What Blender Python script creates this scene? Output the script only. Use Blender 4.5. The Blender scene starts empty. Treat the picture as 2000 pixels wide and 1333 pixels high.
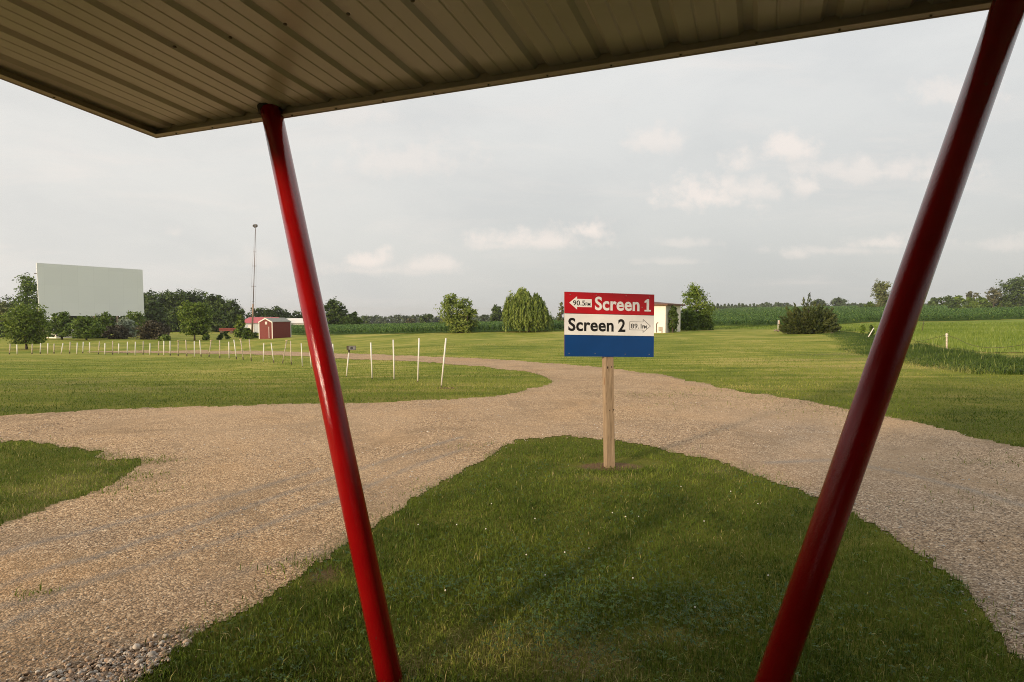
import bpy, math, random
import numpy as np
from mathutils import Vector, Matrix
R = math.radians
SC = bpy.context.scene
COL = SC.collection
rng = np.random.default_rng(7)
random.seed(7)

# ------------------------------------------------------------------ camera
FPX = 1100.0                      # focal length in pixels of the 2000 px wide photo
PITCH = math.atan(54.5 / FPX)
EYE = np.array([0.0, 0.0, 1.65])
cam_d = bpy.data.cameras.new("camera")
cam_d.sensor_width = 36.0
cam_d.lens = 36.0 * FPX / 2000.0
cam_d.clip_start = 0.05
cam_d.clip_end = 9000
cam = bpy.data.objects.new("camera", cam_d)
COL.objects.link(cam)
cam.location = EYE
cam.rotation_euler = (math.pi / 2 - PITCH, 0, 0)
SC.camera = cam

# ------------------------------------------------------------------ light
SUN_AZ = 45.0        # sun stands behind the camera, this far to the left
SUN_EL = 10.8
SUN_STRENGTH = 4.4
SKY_STRENGTH = 0.09
SC.view_settings.view_transform = 'Standard'
SC.view_settings.look = 'None'
SC.view_settings.exposure = 0.0
SC.view_settings.gamma = 1.0
SC.view_settings.use_curve_mapping = False
SC.cycles.max_bounces = 6
SC.cycles.diffuse_bounces = 3
SC.cycles.glossy_bounces = 2
SC.cycles.transmission_bounces = 2
SC.cycles.transparent_max_bounces = 4
SC.cycles.volume_bounces = 0
SC.cycles.caustics_reflective = False
SC.cycles.caustics_refractive = False
SC.cycles.sample_clamp_indirect = 4.0
SC.cycles.use_denoising = True
SC.cycles.denoising_prefilter = 'NONE'
SC.cycles.filter_width = 1.0

to_sun = Vector((-math.sin(R(SUN_AZ)) * math.cos(R(SUN_EL)), -math.cos(R(SUN_AZ)) * math.cos(R(SUN_EL)), math.sin(R(SUN_EL))))
sun_d = bpy.data.lights.new("sun", 'SUN')
sun_d.energy = SUN_STRENGTH
sun_d.angle = R(3.6)
sun_d.color = (1.0, 0.79, 0.57)
sun = bpy.data.objects.new("sun", sun_d)
COL.objects.link(sun)
sun.rotation_euler = to_sun.to_track_quat('Z', 'Y').to_euler()


class NT:
    """small helper for node trees"""
    def __init__(s, tree):
        s.t = tree
        s.t.nodes.clear()

    def n(s, kind, **kw):
        nd = s.t.nodes.new(kind)
        for k, v in kw.items():
            if k.startswith('i_'):
                nd.inputs[k[2:].replace('_', ' ')].default_value = v
            else:
                setattr(nd, k, v)
        return nd

    def l(s, a, b):
        s.t.links.new(a, b)

    def val(s, sock, v):
        if hasattr(v, 'is_linked') or hasattr(v, 'links'):
            s.l(v, sock)
        else:
            sock.default_value = v

    def math(s, op, a, b=0.0, c=None, clamp=False):
        nd = s.t.nodes.new('ShaderNodeMath')
        nd.operation = op
        nd.use_clamp = clamp
        s.val(nd.inputs[0], a)
        s.val(nd.inputs[1], b)
        if c is not None:
            s.val(nd.inputs[2], c)
        return nd.outputs[0]

    def mix(s, f, a, b, mode='MIX'):
        nd = s.t.nodes.new('ShaderNodeMix')
        nd.data_type = 'RGBA'
        nd.blend_type = mode
        s.val(nd.inputs[0], f)
        s.val(nd.inputs[6], a if not isinstance(a, tuple) else (*a, 1.0)[:4])
        s.val(nd.inputs[7], b if not isinstance(b, tuple) else (*b, 1.0)[:4])
        return nd.outputs[2]

    def ramp(s, f, stops):
        nd = s.t.nodes.new('ShaderNodeValToRGB')
        cr = nd.color_ramp
        while len(cr.elements) < len(stops):
            cr.elements.new(0.5)
        for e, (p, c) in zip(cr.elements, stops):
            e.position = p
            e.color = (*c, 1.0) if len(c) == 3 else c
        s.val(nd.inputs[0], f)
        return nd.outputs[0]

    def noise(s, vec, scale, detail=3.0, rough=0.5, dist=0.0):
        nd = s.t.nodes.new('ShaderNodeTexNoise')
        nd.inputs['Scale'].default_value = scale
        nd.inputs['Detail'].default_value = detail
        nd.inputs['Roughness'].default_value = rough
        nd.inputs['Distortion'].default_value = dist
        if vec is not None:
            s.l(vec, nd.inputs['Vector'])
        return nd.outputs[0]

    def smooth(s, v, a, b):
        nd = s.t.nodes.new('ShaderNodeMapRange')
        nd.interpolation_type = 'SMOOTHSTEP'
        s.val(nd.inputs[0], v)
        nd.inputs[1].default_value = a
        nd.inputs[2].default_value = b
        return nd.outputs[0]


world = bpy.data.worlds.new("World")
SC.world = world
world.use_nodes = True
w = NT(world.node_tree)
out = w.n('ShaderNodeOutputWorld')
bg = w.n('ShaderNodeBackground')
w.l(bg.outputs[0], out.inputs[0])
sky = w.n('ShaderNodeTexSky')
sky.sky_type = 'NISHITA'
sky.sun_disc = False
sky.sun_elevation = R(SUN_EL)
sky.sun_rotation = R(180 + SUN_AZ)
sky.dust_density = 4.0
sky.air_density = 1.0
sky.ozone_density = 1.0
bg.inputs[1].default_value = SKY_STRENGTH
tc = w.n('ShaderNodeTexCoord')
sep = w.n('ShaderNodeSeparateXYZ')
w.l(tc.outputs['Generated'], sep.inputs[0])
sx, sy, sz = sep.outputs
yy = w.math('MAXIMUM', sy, 0.05)
cu = w.math('DIVIDE', sx, yy)
cv = w.math('DIVIDE', sz, yy)
# veil of thin high cloud: most of the light of the sky comes through it
K = 1.0 / SKY_STRENGTH
def kc(r, g, b):
    return (r * K, g * K, b * K)
elev = w.math('ARCSINE', sz)
veil = w.ramp(w.math('DIVIDE', elev, 1.2, clamp=True), [
    (0.0, (0.66, 0.66, 0.63)), (0.12, (0.75, 0.75, 0.725)), (0.33, (0.88, 0.88, 0.86)), (0.55, (1.02, 1.02, 1.0)), (1.0, (1.35, 1.35, 1.33))])
# the air is brighter and yellower towards the sun side (left)
side = w.smooth(w.math('MULTIPLY', sx, -1.0), -0.35, 0.85)
veil = w.mix(side, veil, w.mix(0.72, veil, (0.96, 0.935, 0.885)))
wv = w.n('ShaderNodeVectorMath', operation='MULTIPLY')
w.l(tc.outputs['Generated'], wv.inputs[0])
wv.inputs[1].default_value = (1.0, 1.0, 2.6)
n1 = w.noise(wv.outputs[0], 3.2, 6, 0.55, 0.3)
veil = w.mix(w.math('MULTIPLY', w.smooth(n1, 0.38, 0.72), 0.42), veil, w.mix(0.5, veil, (0.50, 0.53, 0.56)))
# separate small cumulus clouds, each at its own bearing and height
comb = w.n('ShaderNodeCombineXYZ')
w.l(cu, comb.inputs[0])
w.l(cv, comb.inputs[1])
nz = w.t.nodes.new('ShaderNodeTexNoise')
nz.inputs['Scale'].default_value = 19.0
nz.inputs['Detail'].default_value = 7.0
nz.inputs['Roughness'].default_value = 0.6
w.l(comb.outputs[0], nz.inputs['Vector'])
puff = nz.outputs[0]
CLOUDS = [  # bearing and height as tangents, half sizes, strength
    (0.250, 0.300, 0.062, 0.0405, 0.61), (0.395, 0.262, 0.035, 0.0405, 0.83), (0.480, 0.285, 0.062, 0.0459, 0.88),
    (0.335, 0.200, 0.105, 0.0459, 0.99), (0.640, 0.245, 0.190, 0.0405, 0.66), (0.520, 0.222, 0.060, 0.0351, 0.77),
    (0.040, 0.125, 0.150, 0.0297, 0.83), (0.137, 0.143, 0.042, 0.0324, 1.00), (-0.245, 0.090, 0.055, 0.0297, 0.99),
    (-0.150, 0.083, 0.075, 0.0243, 0.72), (-0.190, 0.262, 0.170, 0.0607, 0.46), (-0.280, 0.345, 0.100, 0.0540, 0.33),
    (0.640, 0.122, 0.120, 0.0243, 0.66), (0.500, 0.105, 0.040, 0.0189, 0.55), (0.300, 0.122, 0.060, 0.0135, 0.39),
    (0.780, 0.375, 0.100, 0.0473, 0.55), (0.880, 0.120, 0.100, 0.0270, 0.44), (-0.450, 0.090, 0.090, 0.0270, 0.33), (-0.595, 0.140, 0.022, 0.0203, 0.39),
    (0.280, 0.090, 0.090, 0.0108, 0.33),
    (0.410, 0.215, 0.100, 0.036, 0.7), (0.300, 0.190, 0.060, 0.026, 0.8), (0.560, 0.250, 0.12, 0.035, 0.55), (-0.02, 0.118, 0.10, 0.020, 0.6), (-0.22, 0.075, 0.18, 0.020, 0.5), (0.72, 0.26, 0.14, 0.03, 0.45), (0.58, 0.11, 0.16, 0.016, 0.4)]
tot = None
und = None
for (u0, v0, ru, rv, st) in CLOUDS:
    du = w.math('DIVIDE', w.math('SUBTRACT', cu, u0), ru)
    dv = w.math('DIVIDE', w.math('SUBTRACT', cv, v0), rv)
    # flat underside: distances grow faster below the middle
    low = w.math('MINIMUM', dv, 0.0)
    dv2 = w.math('ADD', dv, w.math('MULTIPLY', low, 0.8))
    d = w.math('SQRT', w.math('ADD', w.math('MULTIPLY', du, du), w.math('MULTIPLY', dv2, dv2)))
    m = w.math('SUBTRACT', w.math('ADD', 1.0, w.math('MULTIPLY', w.math('SUBTRACT', puff, 0.5), 3.0)), d)
    m = w.math('MULTIPLY', w.smooth(m, -0.1, 1.0), st)
    tot = m if tot is None else w.math('MAXIMUM', tot, m)
    g = w.math('MULTIPLY', w.smooth(w.math('MULTIPLY', w.math('ADD', dv, 0.25), -1.0), -0.3, 0.7), m)
    und = g if und is None else w.math('MAXIMUM', und, g)
front = w.smooth(sy, 0.05, 0.2)
sv = w.n('ShaderNodeVectorMath', operation='MULTIPLY')
w.l(comb.outputs[0], sv.inputs[0])
sv.inputs[1].default_value = (1.0, 6.0, 1.0)
streak = w.smooth(w.noise(sv.outputs[0], 2.2, 6, 0.6, 0.5), 0.48, 0.78)
tot = w.math('MAXIMUM', tot, w.math('MULTIPLY', streak, 0.38))
tot = w.math('MULTIPLY', tot, front)
cloudc = w.mix(w.math('MULTIPLY', und, 0.9, clamp=True), (1.06, 0.95, 0.87), (0.68, 0.67, 0.65))
skyc = w.mix(w.math('MULTIPLY', tot, 0.85), veil, cloudc)
scl = w.n('ShaderNodeVectorMath', operation='SCALE')
w.l(skyc, scl.inputs[0])
scl.inputs['Scale'].default_value = K
final = w.mix(0.88, sky.outputs[0], scl.outputs[0])
w.l(final, bg.inputs[0])

# ------------------------------------------------------------------ projection and terrain
cP, sP = math.cos(PITCH), math.sin(PITCH)


def ray(px, py):
    x = (px - 1000.0) / FPX
    y = -(py - 666.5) / FPX
    return np.array([x, cP + y * sP, y * cP - sP])


def P(px, py, Y):
    """the point at depth Y that the photo shows at (px, py)"""
    d = ray(px, py)
    return EYE + d * (Y / d[1])


def proj(X, Y, Z):
    z = Z - EYE[2]
    fwd = Y * cP - z * sP
    up = Y * sP + z * cP
    fwd = np.maximum(fwd, 1e-3)
    return 1000 + FPX * X / fwd, 666.5 - FPX * up / fwd


def soft(t):
    t = np.clip(t, 0, 1)
    return t + 0.0


def terrain(X, Y):
    X = np.asarray(X, float)
    Y = np.asarray(Y, float)
    u = X / np.maximum(Y, 6.0)
    A = np.interp(u, [-1.3, -.5, -.27, -.12, 0, .3, .55, .9, 1.3], [2.4, 2.4, 1.7, 1.2, 1.0, .55, .3, -.2, -.3])
    t = (Y - 11.5) / 47.5
    k = 0.05
    g = np.where(t < k, np.where(t < -k, 0, (t + k) ** 2 / (4 * k)), t)
    g = np.where(t > 1 - k, np.where(t > 1 + k, 1, 1 - (1 + k - t) ** 2 / (4 * k)), g)
    T = np.interp(u, [-1.3, -.6, -.3, 0, .1, .25, .4, .8, .95, 1.3], [-4, -6, -8.2, -8.2, -6.5, -2, 4.3, 7.4, 9.8, 12])
    s = np.clip((Y - 85) / 365, 0, 1)
    z = -A * g + (T + A) * s
    z = z - np.clip(Y - 450, 0, None) * 0.02
    b = np.clip((Y - 14) / 20, 0, 1) * np.clip((90 - Y) / 10, 0, 1)
    z = z + b * 0.07 * np.sin(X * 0.19 + 1.0 + 0.05 * Y) * np.sin(Y * 0.21 + 0.4)
    return z


def G(px, py):
    """where the ground is that the photo shows at (px, py)"""
    d = ray(px, py)
    d = d / d[1]
    Ys = np.exp(np.linspace(math.log(1.5), math.log(900), 5000))
    f = EYE[2] + d[2] * Ys - terrain(d[0] * Ys, Ys)
    i = np.argmax(f < 0)
    if f[i] >= 0:
        i = len(Ys) - 1
    Y = Ys[i]
    return np.array([d[0] * Y, Y, float(terrain(d[0] * Y, Y))])


def hash2(i, j, seed):
    h = (i * 374761393 + j * 668265263 + seed * 1442695041) & 0x7fffffff
    h = ((h ^ (h >> 13)) * 1274126177) & 0x7fffffff
    return ((h ^ (h >> 16)) & 0xffff) / 65535.0


def vnoise(x, y, seed=0):
    x = np.asarray(x, float)
    y = np.asarray(y, float)
    xi = np.floor(x).astype(np.int64)
    yi = np.floor(y).astype(np.int64)
    fx = x - xi
    fy = y - yi
    fx = fx * fx * (3 - 2 * fx)
    fy = fy * fy * (3 - 2 * fy)
    a = hash2(xi, yi, seed)
    b = hash2(xi + 1, yi, seed)
    c = hash2(xi, yi + 1, seed)
    d = hash2(xi + 1, yi + 1, seed)
    return (a * (1 - fx) + b * fx) * (1 - fy) + (c * (1 - fx) + d * fx) * fy


def fbm(x, y, seed=0, o=3):
    s = 0
    a = 0.5
    for k in range(o):
        s = s + a * (vnoise(x * 2 ** k, y * 2 ** k, seed + k * 17) - 0.5)
        a *= 0.6
    return s


def inpoly(x, y, poly):
    x = np.asarray(x)
    y = np.asarray(y)
    ins = np.zeros(x.shape, bool)
    n = len(poly)
    for i in range(n):
        x0, y0 = poly[i]
        x1, y1 = poly[(i + 1) % n]
        if y0 == y1:
            continue
        c = ((y0 > y) != (y1 > y)) & (x < (x1 - x0) * (y - y0) / (y1 - y0) + x0)
        ins ^= c
    return ins


# outlines of the gravel drive as the photo shows them, laid on the ground through proj()
UP = [(130, 687.3), (180, 686.3), (250, 685.5), (330, 685), (390, 684.5), (440, 685), (545, 687), (600, 688.7), (655, 691), (740, 692.5),
      (800, 695.5), (868, 698), (930, 700), (1000, 704), (1050, 708), (1100, 711), (1180, 718), (1250, 727), (1300, 734), (1355, 745),
      (1400, 757), (1470, 768), (1540, 777), (1600, 787), (1650, 798), (1700, 806), (1760, 818), (1850, 840), (1940, 862), (2000, 876),
      (2300, 950), (3000, 1120), (9000, 2300), (9000, 9000), (-9000, 9000), (-9000, 1500), (-3000, 950), (-400, 825), (0, 812),
      (100, 806), (200, 800), (330, 796), (450, 793), (560, 789), (680, 788), (780, 785), (870, 781), (950, 776), (1010, 768), (1050, 758),
      (1075, 745), (1068, 738), (1040, 731), (1000, 724), (950, 718), (868, 711), (800, 706.5), (740, 704), (655, 701.5), (600, 697),
      (545, 695), (490, 693), (440, 692.4), (390, 691.5), (330, 690.5), (250, 690), (180, 689), (130, 688.7)]
ISLAND = [(265, 1333), (330, 1290), (400, 1240), (480, 1195), (560, 1145), (620, 1100), (690, 1050), (760, 1010), (830, 970), (900, 925),
          (950, 890), (990, 868), (1040, 857), (1100, 854), (1180, 858), (1250, 872), (1310, 885), (1380, 900), (1450, 922), (1530, 950),
          (1590, 972), (1650, 995), (1720, 1035), (1800, 1085), (1870, 1140), (1930, 1200), (1970, 1260), (2000, 1310), (2040, 1400),
          (2200, 1800), (3000, 4000), (9000, 30000), (-9000, 30000), (-1800, 3000), (-300, 1700), (100, 1450)]
PATCH = [(-3000, 880), (-400, 862), (0, 862), (60, 864), (130, 871), (175, 882), (205, 882), (190, 897), (225, 900), (262, 897), (285, 899),
         (268, 910), (245, 928), (222, 945), (165, 966), (110, 985), (60, 1010), (0, 1031), (-80, 1060), (-400, 1140), (-3000, 1500)]


def gravel_mask(X, Y):
    s = 0.05 + 0.006 * np.clip(Y, 0, 60)
    f = 5.0 / (1 + Y * 0.08)
    X2 = X + s * 3.2 * fbm(X * f, Y * f, 3)
    Y2 = Y + s * 3.2 * fbm(X * f, Y * f, 9)
    X2 = X2 + s * 1.6 * fbm(X * f * 5, Y * f * 5, 13)
    Y2 = Y2 + s * 1.6 * fbm(X * f * 5, Y * f * 5, 19)
    z = terrain(X2, Y2)
    u, v = proj(X2, Y2, z)
    m = inpoly(u, v, UP) & ~inpoly(u, v, ISLAND) & ~inpoly(u, v, PATCH)
    return m & (Y > 0.5)


# ------------------------------------------------------------------ mesh helpers
def tag(o, label=None, cat=None, group=None, kind=None):
    if label:
        o['label'] = label
    if cat:
        o['category'] = cat
    if group:
        o['group'] = group
    if kind:
        o['kind'] = kind
    return o


def empty(name, loc, label, cat, group=None, rotz=0.0):
    o = bpy.data.objects.new(name, None)
    o.empty_display_size = 0.2
    COL.objects.link(o)
    o.location = loc
    o.rotation_euler = (0, 0, rotz)
    return tag(o, label, cat, group)


def mesh_np(name, V, F, mat, parent=None, attrs=None, smooth=False, world=True):
    """one mesh object; V in world coordinates; F an int array (n, 3 or 4) or a list of polygons"""
    V = np.asarray(V, np.float32)
    me = bpy.data.meshes.new(name)
    if isinstance(F, np.ndarray):
        nf, k = F.shape
        me.vertices.add(len(V))
        me.loops.add(nf * k)
        me.polygons.add(nf)
        me.vertices.foreach_set('co', V.ravel())
        me.loops.foreach_set('vertex_index', F.astype(np.int32).ravel())
        me.polygons.foreach_set('loop_start', (np.arange(nf) * k).astype(np.int32))
        me.polygons.foreach_set('loop_total', np.full(nf, k, np.int32))
        me.update(calc_edges=True)
    else:
        me.from_pydata([tuple(map(float, v)) for v in V], [], F)
        me.update()
    if attrs:
        for an, av in attrs.items():
            a = me.attributes.new(an, 'FLOAT', 'POINT')
            a.data.foreach_set('value', np.asarray(av, np.float32))
    if smooth:
        me.polygons.foreach_set('use_smooth', np.ones(len(me.polygons), bool))
    if mat:
        me.materials.append(mat)
    o = bpy.data.objects.new(name, me)
    COL.objects.link(o)
    if parent:
        o.parent = parent
        if world:
            chain = parent
            M = Matrix.Identity(4)
            while chain is not None:
                M = Matrix.LocRotScale(chain.location, chain.rotation_euler, chain.scale) @ M
                chain = chain.parent
            me.transform(M.inverted())
    return o


class MB:
    """collects shapes that become ONE mesh"""
    def __init__(s):
        s.v = []
        s.f = []

    def add(s, vs, fs):
        b = len(s.v)
        s.v.extend([tuple(map(float, q)) for q in vs])
        s.f.extend([tuple(b + i for i in f) for f in fs])

    def box(s, c, size, rz=0.0, M=None):
        hx, hy, hz = size[0] / 2, size[1] / 2, size[2] / 2
        co, si = math.cos(rz), math.sin(rz)
        vs = []
        for z in (-hz, hz):
            for x, y in ((-hx, -hy), (hx, -hy), (hx, hy), (-hx, hy)):
                if M is None:
                    vs.append((c[0] + x * co - y * si, c[1] + x * si + y * co, c[2] + z))
                else:
                    q = M @ Vector((x, y, z))
                    vs.append((c[0] + q.x, c[1] + q.y, c[2] + q.z))
        s.add(vs, [(0, 3, 2, 1), (4, 5, 6, 7), (0, 1, 5, 4), (1, 2, 6, 5), (2, 3, 7, 6), (3, 0, 4, 7)])

    def bar(s, a, b, wx, wy, up=(0, 0, 1)):
        a = Vector(a)
        b = Vector(b)
        d = b - a
        z = d.normalized()
        x = Vector(up).cross(z)
        if x.length < 1e-4:
            x = Vector((1, 0, 0)).cross(z)
        x.normalize()
        y = z.cross(x)
        M = Matrix((x, y, z)).transposed()
        s.box((a + b) / 2, (wx, wy, d.length), M=M)

    def tube(s, pts, rad, n=8, caps=True):
        pts = [Vector(p) for p in pts]
        rad = rad if isinstance(rad, (list, tuple)) else [rad] * len(pts)
        ring = []
        prev = None
        for i, p in enumerate(pts):
            d = (pts[min(i + 1, len(pts) - 1)] - pts[max(i - 1, 0)])
            d.normalize()
            x = d.orthogonal().normalized() if prev is None else (prev - d * prev.dot(d)).normalized()
            prev = x
            y = d.cross(x)
            b = len(s.v)
            for k in range(n):
                a = 2 * math.pi * k / n
                q = p + (x * math.cos(a) + y * math.sin(a)) * rad[i]
                s.v.append(tuple(q))
            ring.append(b)
        for i in range(len(ring) - 1):
            for k in range(n):
                a, b = ring[i], ring[i + 1]
                s.f.append((a + k, a + (k + 1) % n, b + (k + 1) % n, b + k))
        if caps:
            s.f.append(tuple(ring[0] + k for k in reversed(range(n))))
            s.f.append(tuple(ring[-1] + k for k in range(n)))

    def sphere(s, c, r, n=8, m=5, sq=(1, 1, 1)):
        b = len(s.v)
        for j in range(m + 1):
            th = math.pi * j / m
            for k in range(n):
                a = 2 * math.pi * k / n
                s.v.append((c[0] + r * sq[0] * math.sin(th) * math.cos(a), c[1] + r * sq[1] * math.sin(th) * math.sin(a), c[2] + r * sq[2] * math.cos(th)))
        for j in range(m):
            for k in range(n):
                s.f.append((b + j * n + k, b + (j + 1) * n + k, b + (j + 1) * n + (k + 1) % n, b + j * n + (k + 1) % n))

    def build(s, name, mat, parent=None, smooth=False, world=True):
        return mesh_np(name, s.v, s.f, mat, parent, smooth=smooth, world=world)


# ------------------------------------------------------------------ materials
def principled(name, build=None, color=(0.5, 0.5, 0.5), rough=0.7, spec=0.3, metal=0.0, var=0.12, vscale=6.0, bump=0.0, bscale=60.0, bdist=0.01, coat=0.0):
    m = bpy.data.materials.new(name)
    m.use_nodes = True
    t = NT(m.node_tree)
    o = t.n('ShaderNodeOutputMaterial')
    b = t.n('ShaderNodeBsdfPrincipled')
    t.l(b.outputs[0], o.inputs[0])
    b.inputs['Roughness'].default_value = rough
    b.inputs['Specular IOR Level'].default_value = spec
    b.inputs['Metallic'].default_value = metal
    b.inputs['Coat Weight'].default_value = coat
    tcn = t.n('ShaderNodeTexCoord')
    vec = tcn.outputs['Object']
    if build:
        build(t, b, vec)
    else:
        n = t.noise(vec, vscale, 4, 0.6)
        c0 = tuple(c * (1 - var) for c in color)
        c1 = tuple(min(1, c * (1 + var)) for c in color)
        t.l(t.ramp(n, [(0.3, c0), (0.7, c1)]), b.inputs['Base Color'])
    if bump:
        bp = t.n('ShaderNodeBump')
        bp.inputs['Strength'].default_value = bump
        bp.inputs['Distance'].default_value = bdist
        t.l(t.noise(vec, bscale, 3, 0.6), bp.inputs['Height'])
        t.l(bp.outputs[0], b.inputs['Normal'])
    return m


def attr(t, name):
    a = t.n('ShaderNodeAttribute')
    a.attribute_name = name
    return a.outputs['Fac']


def geo_pos(t):
    return t.n('ShaderNodeNewGeometry').outputs['Position']


def b_lawn(t, b, vec):
    pos = geo_pos(t)
    soil = attr(t, 'soil')
    dry = attr(t, 'dry')
    far = attr(t, 'far')
    big = t.noise(pos, 0.16, 5, 0.55, 0.6)
    mid = t.noise(pos, 1.1, 4, 0.6)
    fine = t.noise(pos, 26.0, 4, 0.7)
    # mower stripes curving gently
    st = t.n('ShaderNodeTexWave', wave_type='BANDS', bands_direction='Y')
    st.inputs['Scale'].default_value = 0.27
    st.inputs['Distortion'].default_value = 3.0
    st.inputs['Detail'].default_value = 2.0
    st.inputs['Detail Scale'].default_value = 0.5
    t.l(pos, st.inputs['Vector'])
    v = t.math('ADD', t.math('MULTIPLY', big, 0.62), t.math('MULTIPLY', mid, 0.38))
    v = t.math('ADD', v, t.math('MULTIPLY', t.math('SUBTRACT', st.outputs['Fac'], 0.5), 0.10))
    mpz = t.n('ShaderNodeMapping')
    mpz.inputs['Scale'].default_value = (0.10, 0.9, 1.0)
    mpz.inputs['Rotation'].default_value = (0, 0, R(8))
    t.l(pos, mpz.inputs[0])
    strk = t.noise(mpz.outputs[0], 1.3, 4, 0.6, 1.6)
    v = t.math('ADD', v, t.math('MULTIPLY', t.math('SUBTRACT', strk, 0.5), 0.5))
    v = t.math('ADD', v, t.math('MULTIPLY', t.math('SUBTRACT', fine, 0.5), 0.35))
    green = t.ramp(v, [(0.30, (0.1003, 0.1400, 0.0150)), (0.42, (0.1770, 0.2128, 0.0260)), (0.53, (0.2773, 0.2800, 0.0450)), (0.66, (0.4366, 0.3584, 0.1000))])
    near = t.ramp(v, [(0.3, (0.0920, 0.0998, 0.0140)), (0.55, (0.1495, 0.1470, 0.0220)), (0.75, (0.2530, 0.1995, 0.0500))])
    c = t.mix(far, near, green)
    straw = t.mix(fine, (0.22, 0.16, 0.07), (0.36, 0.27, 0.13))
    c = t.mix(t.math('MULTIPLY', dry, t.smooth(mid, 0.3, 0.6)), c, straw)
    dirt = t.mix(fine, (0.09, 0.052, 0.024), (0.26, 0.165, 0.085))
    c = t.mix(t.smooth(t.math('ADD', soil, t.math('MULTIPLY', t.math('SUBTRACT', mid, 0.5), 0.6)), 0.35, 0.65), c, dirt)
    t.l(c, b.inputs['Base Color'])
    bp = t.n('ShaderNodeBump')
    bp.inputs['Strength'].default_value = 0.9
    bp.inputs['Distance'].default_value = 0.05
    t.l(t.math('ADD', fine, t.math('MULTIPLY', t.noise(pos, 7.0, 3, 0.6), 1.2)), bp.inputs['Height'])
    t.l(bp.outputs[0], b.inputs['Normal'])


def b_gravel(t, b, vec):
    pos = geo_pos(t)
    track = attr(t, 'track')
    coarse = attr(t, 'coarse')
    vo = t.n('ShaderNodeTexVoronoi')
    vo.inputs['Scale'].default_value = 92.0
    t.l(pos, vo.inputs['Vector'])
    vo2 = t.n('ShaderNodeTexVoronoi')
    vo2.inputs['Scale'].default_value = 46.0
    t.l(pos, vo2.inputs['Vector'])
    sepc = t.n('ShaderNodeSeparateColor')
    t.l(vo.outputs['Color'], sepc.inputs[0])
    sep2 = t.n('ShaderNodeSeparateColor')
    t.l(vo2.outputs['Color'], sep2.inputs[0])
    stones = [(0.0, (0.1198, 0.0810, 0.0480)), (0.2, (0.2396, 0.1566, 0.0874)), (0.5, (0.4552, 0.2970, 0.1661)), (0.8, (0.6708, 0.4482, 0.2578)), (1.0, (0.9582, 0.7344, 0.4720))]
    c1 = t.ramp(sepc.outputs[0], stones)
    c2 = t.ramp(sep2.outputs[1], stones)
    c = t.mix(t.math('MULTIPLY', coarse, 0.6), c1, c2)
    big = t.noise(pos, 0.55, 5, 0.6, 0.8)
    sand = t.smooth(t.math('SUBTRACT', big, t.math('MULTIPLY', coarse, 0.35)), 0.36, 0.62)
    sandc = t.mix(t.noise(pos, 90.0, 3, 0.7), (0.4634, 0.2824, 0.1380), (0.6695, 0.4175, 0.2071))
    c = t.mix(t.math('MULTIPLY', sand, 0.45), c, sandc)
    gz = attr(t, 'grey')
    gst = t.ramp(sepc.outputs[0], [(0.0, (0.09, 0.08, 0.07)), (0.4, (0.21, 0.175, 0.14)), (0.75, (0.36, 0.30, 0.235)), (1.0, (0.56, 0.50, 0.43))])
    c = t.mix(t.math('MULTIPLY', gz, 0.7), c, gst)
    brown = t.smooth(t.noise(pos, 0.8, 6, 0.70, 1.4), 0.46, 0.64)
    c = t.mix(t.math('MULTIPLY', brown, 0.55), c, (0.28, 0.195, 0.115))
    clump = t.noise(pos, 13.0, 4, 0.75)
    c = t.mix(1.0, c, t.ramp(clump, [(0.3, (0.70, 0.68, 0.66)), (0.7, (1.0, 1.0, 1.0))]), 'MULTIPLY')
    edge = attr(t, 'edge')
    c = t.mix(t.math('MULTIPLY', t.smooth(t.math('ADD', edge, t.math('MULTIPLY', t.math('SUBTRACT', clump, 0.5), 1.2)), 0.25, 0.8), 0.8), c, (0.17, 0.14, 0.07))
    c = t.mix(t.math('MULTIPLY', t.smooth(t.noise(pos, 0.35, 4, 0.6, .5), .42, .62), 0.30), c, (0.52, 0.36, 0.22))
    grey = t.mix(sepc.outputs[1], (0.12, 0.115, 0.105), (0.31, 0.28, 0.24))
    c = t.mix(t.math('MULTIPLY', track, 0.6), c, grey)
    t.l(c, b.inputs['Base Color'])
    bp = t.n('ShaderNodeBump')
    bp.inputs['Strength'].default_value = 1.0
    bp.inputs['Distance'].default_value = 0.007
    h = t.math('ADD', t.math('MULTIPLY', vo.outputs['Distance'], -0.6), t.math('MULTIPLY', t.math('MULTIPLY', vo2.outputs['Distance'], -1.6), coarse))
    h = t.math('ADD', h, t.math('MULTIPLY', t.noise(pos, 5.0, 4, 0.6), 1.6))
    t.l(h, bp.inputs['Height'])
    t.l(bp.outputs[0], b.inputs['Normal'])


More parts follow.
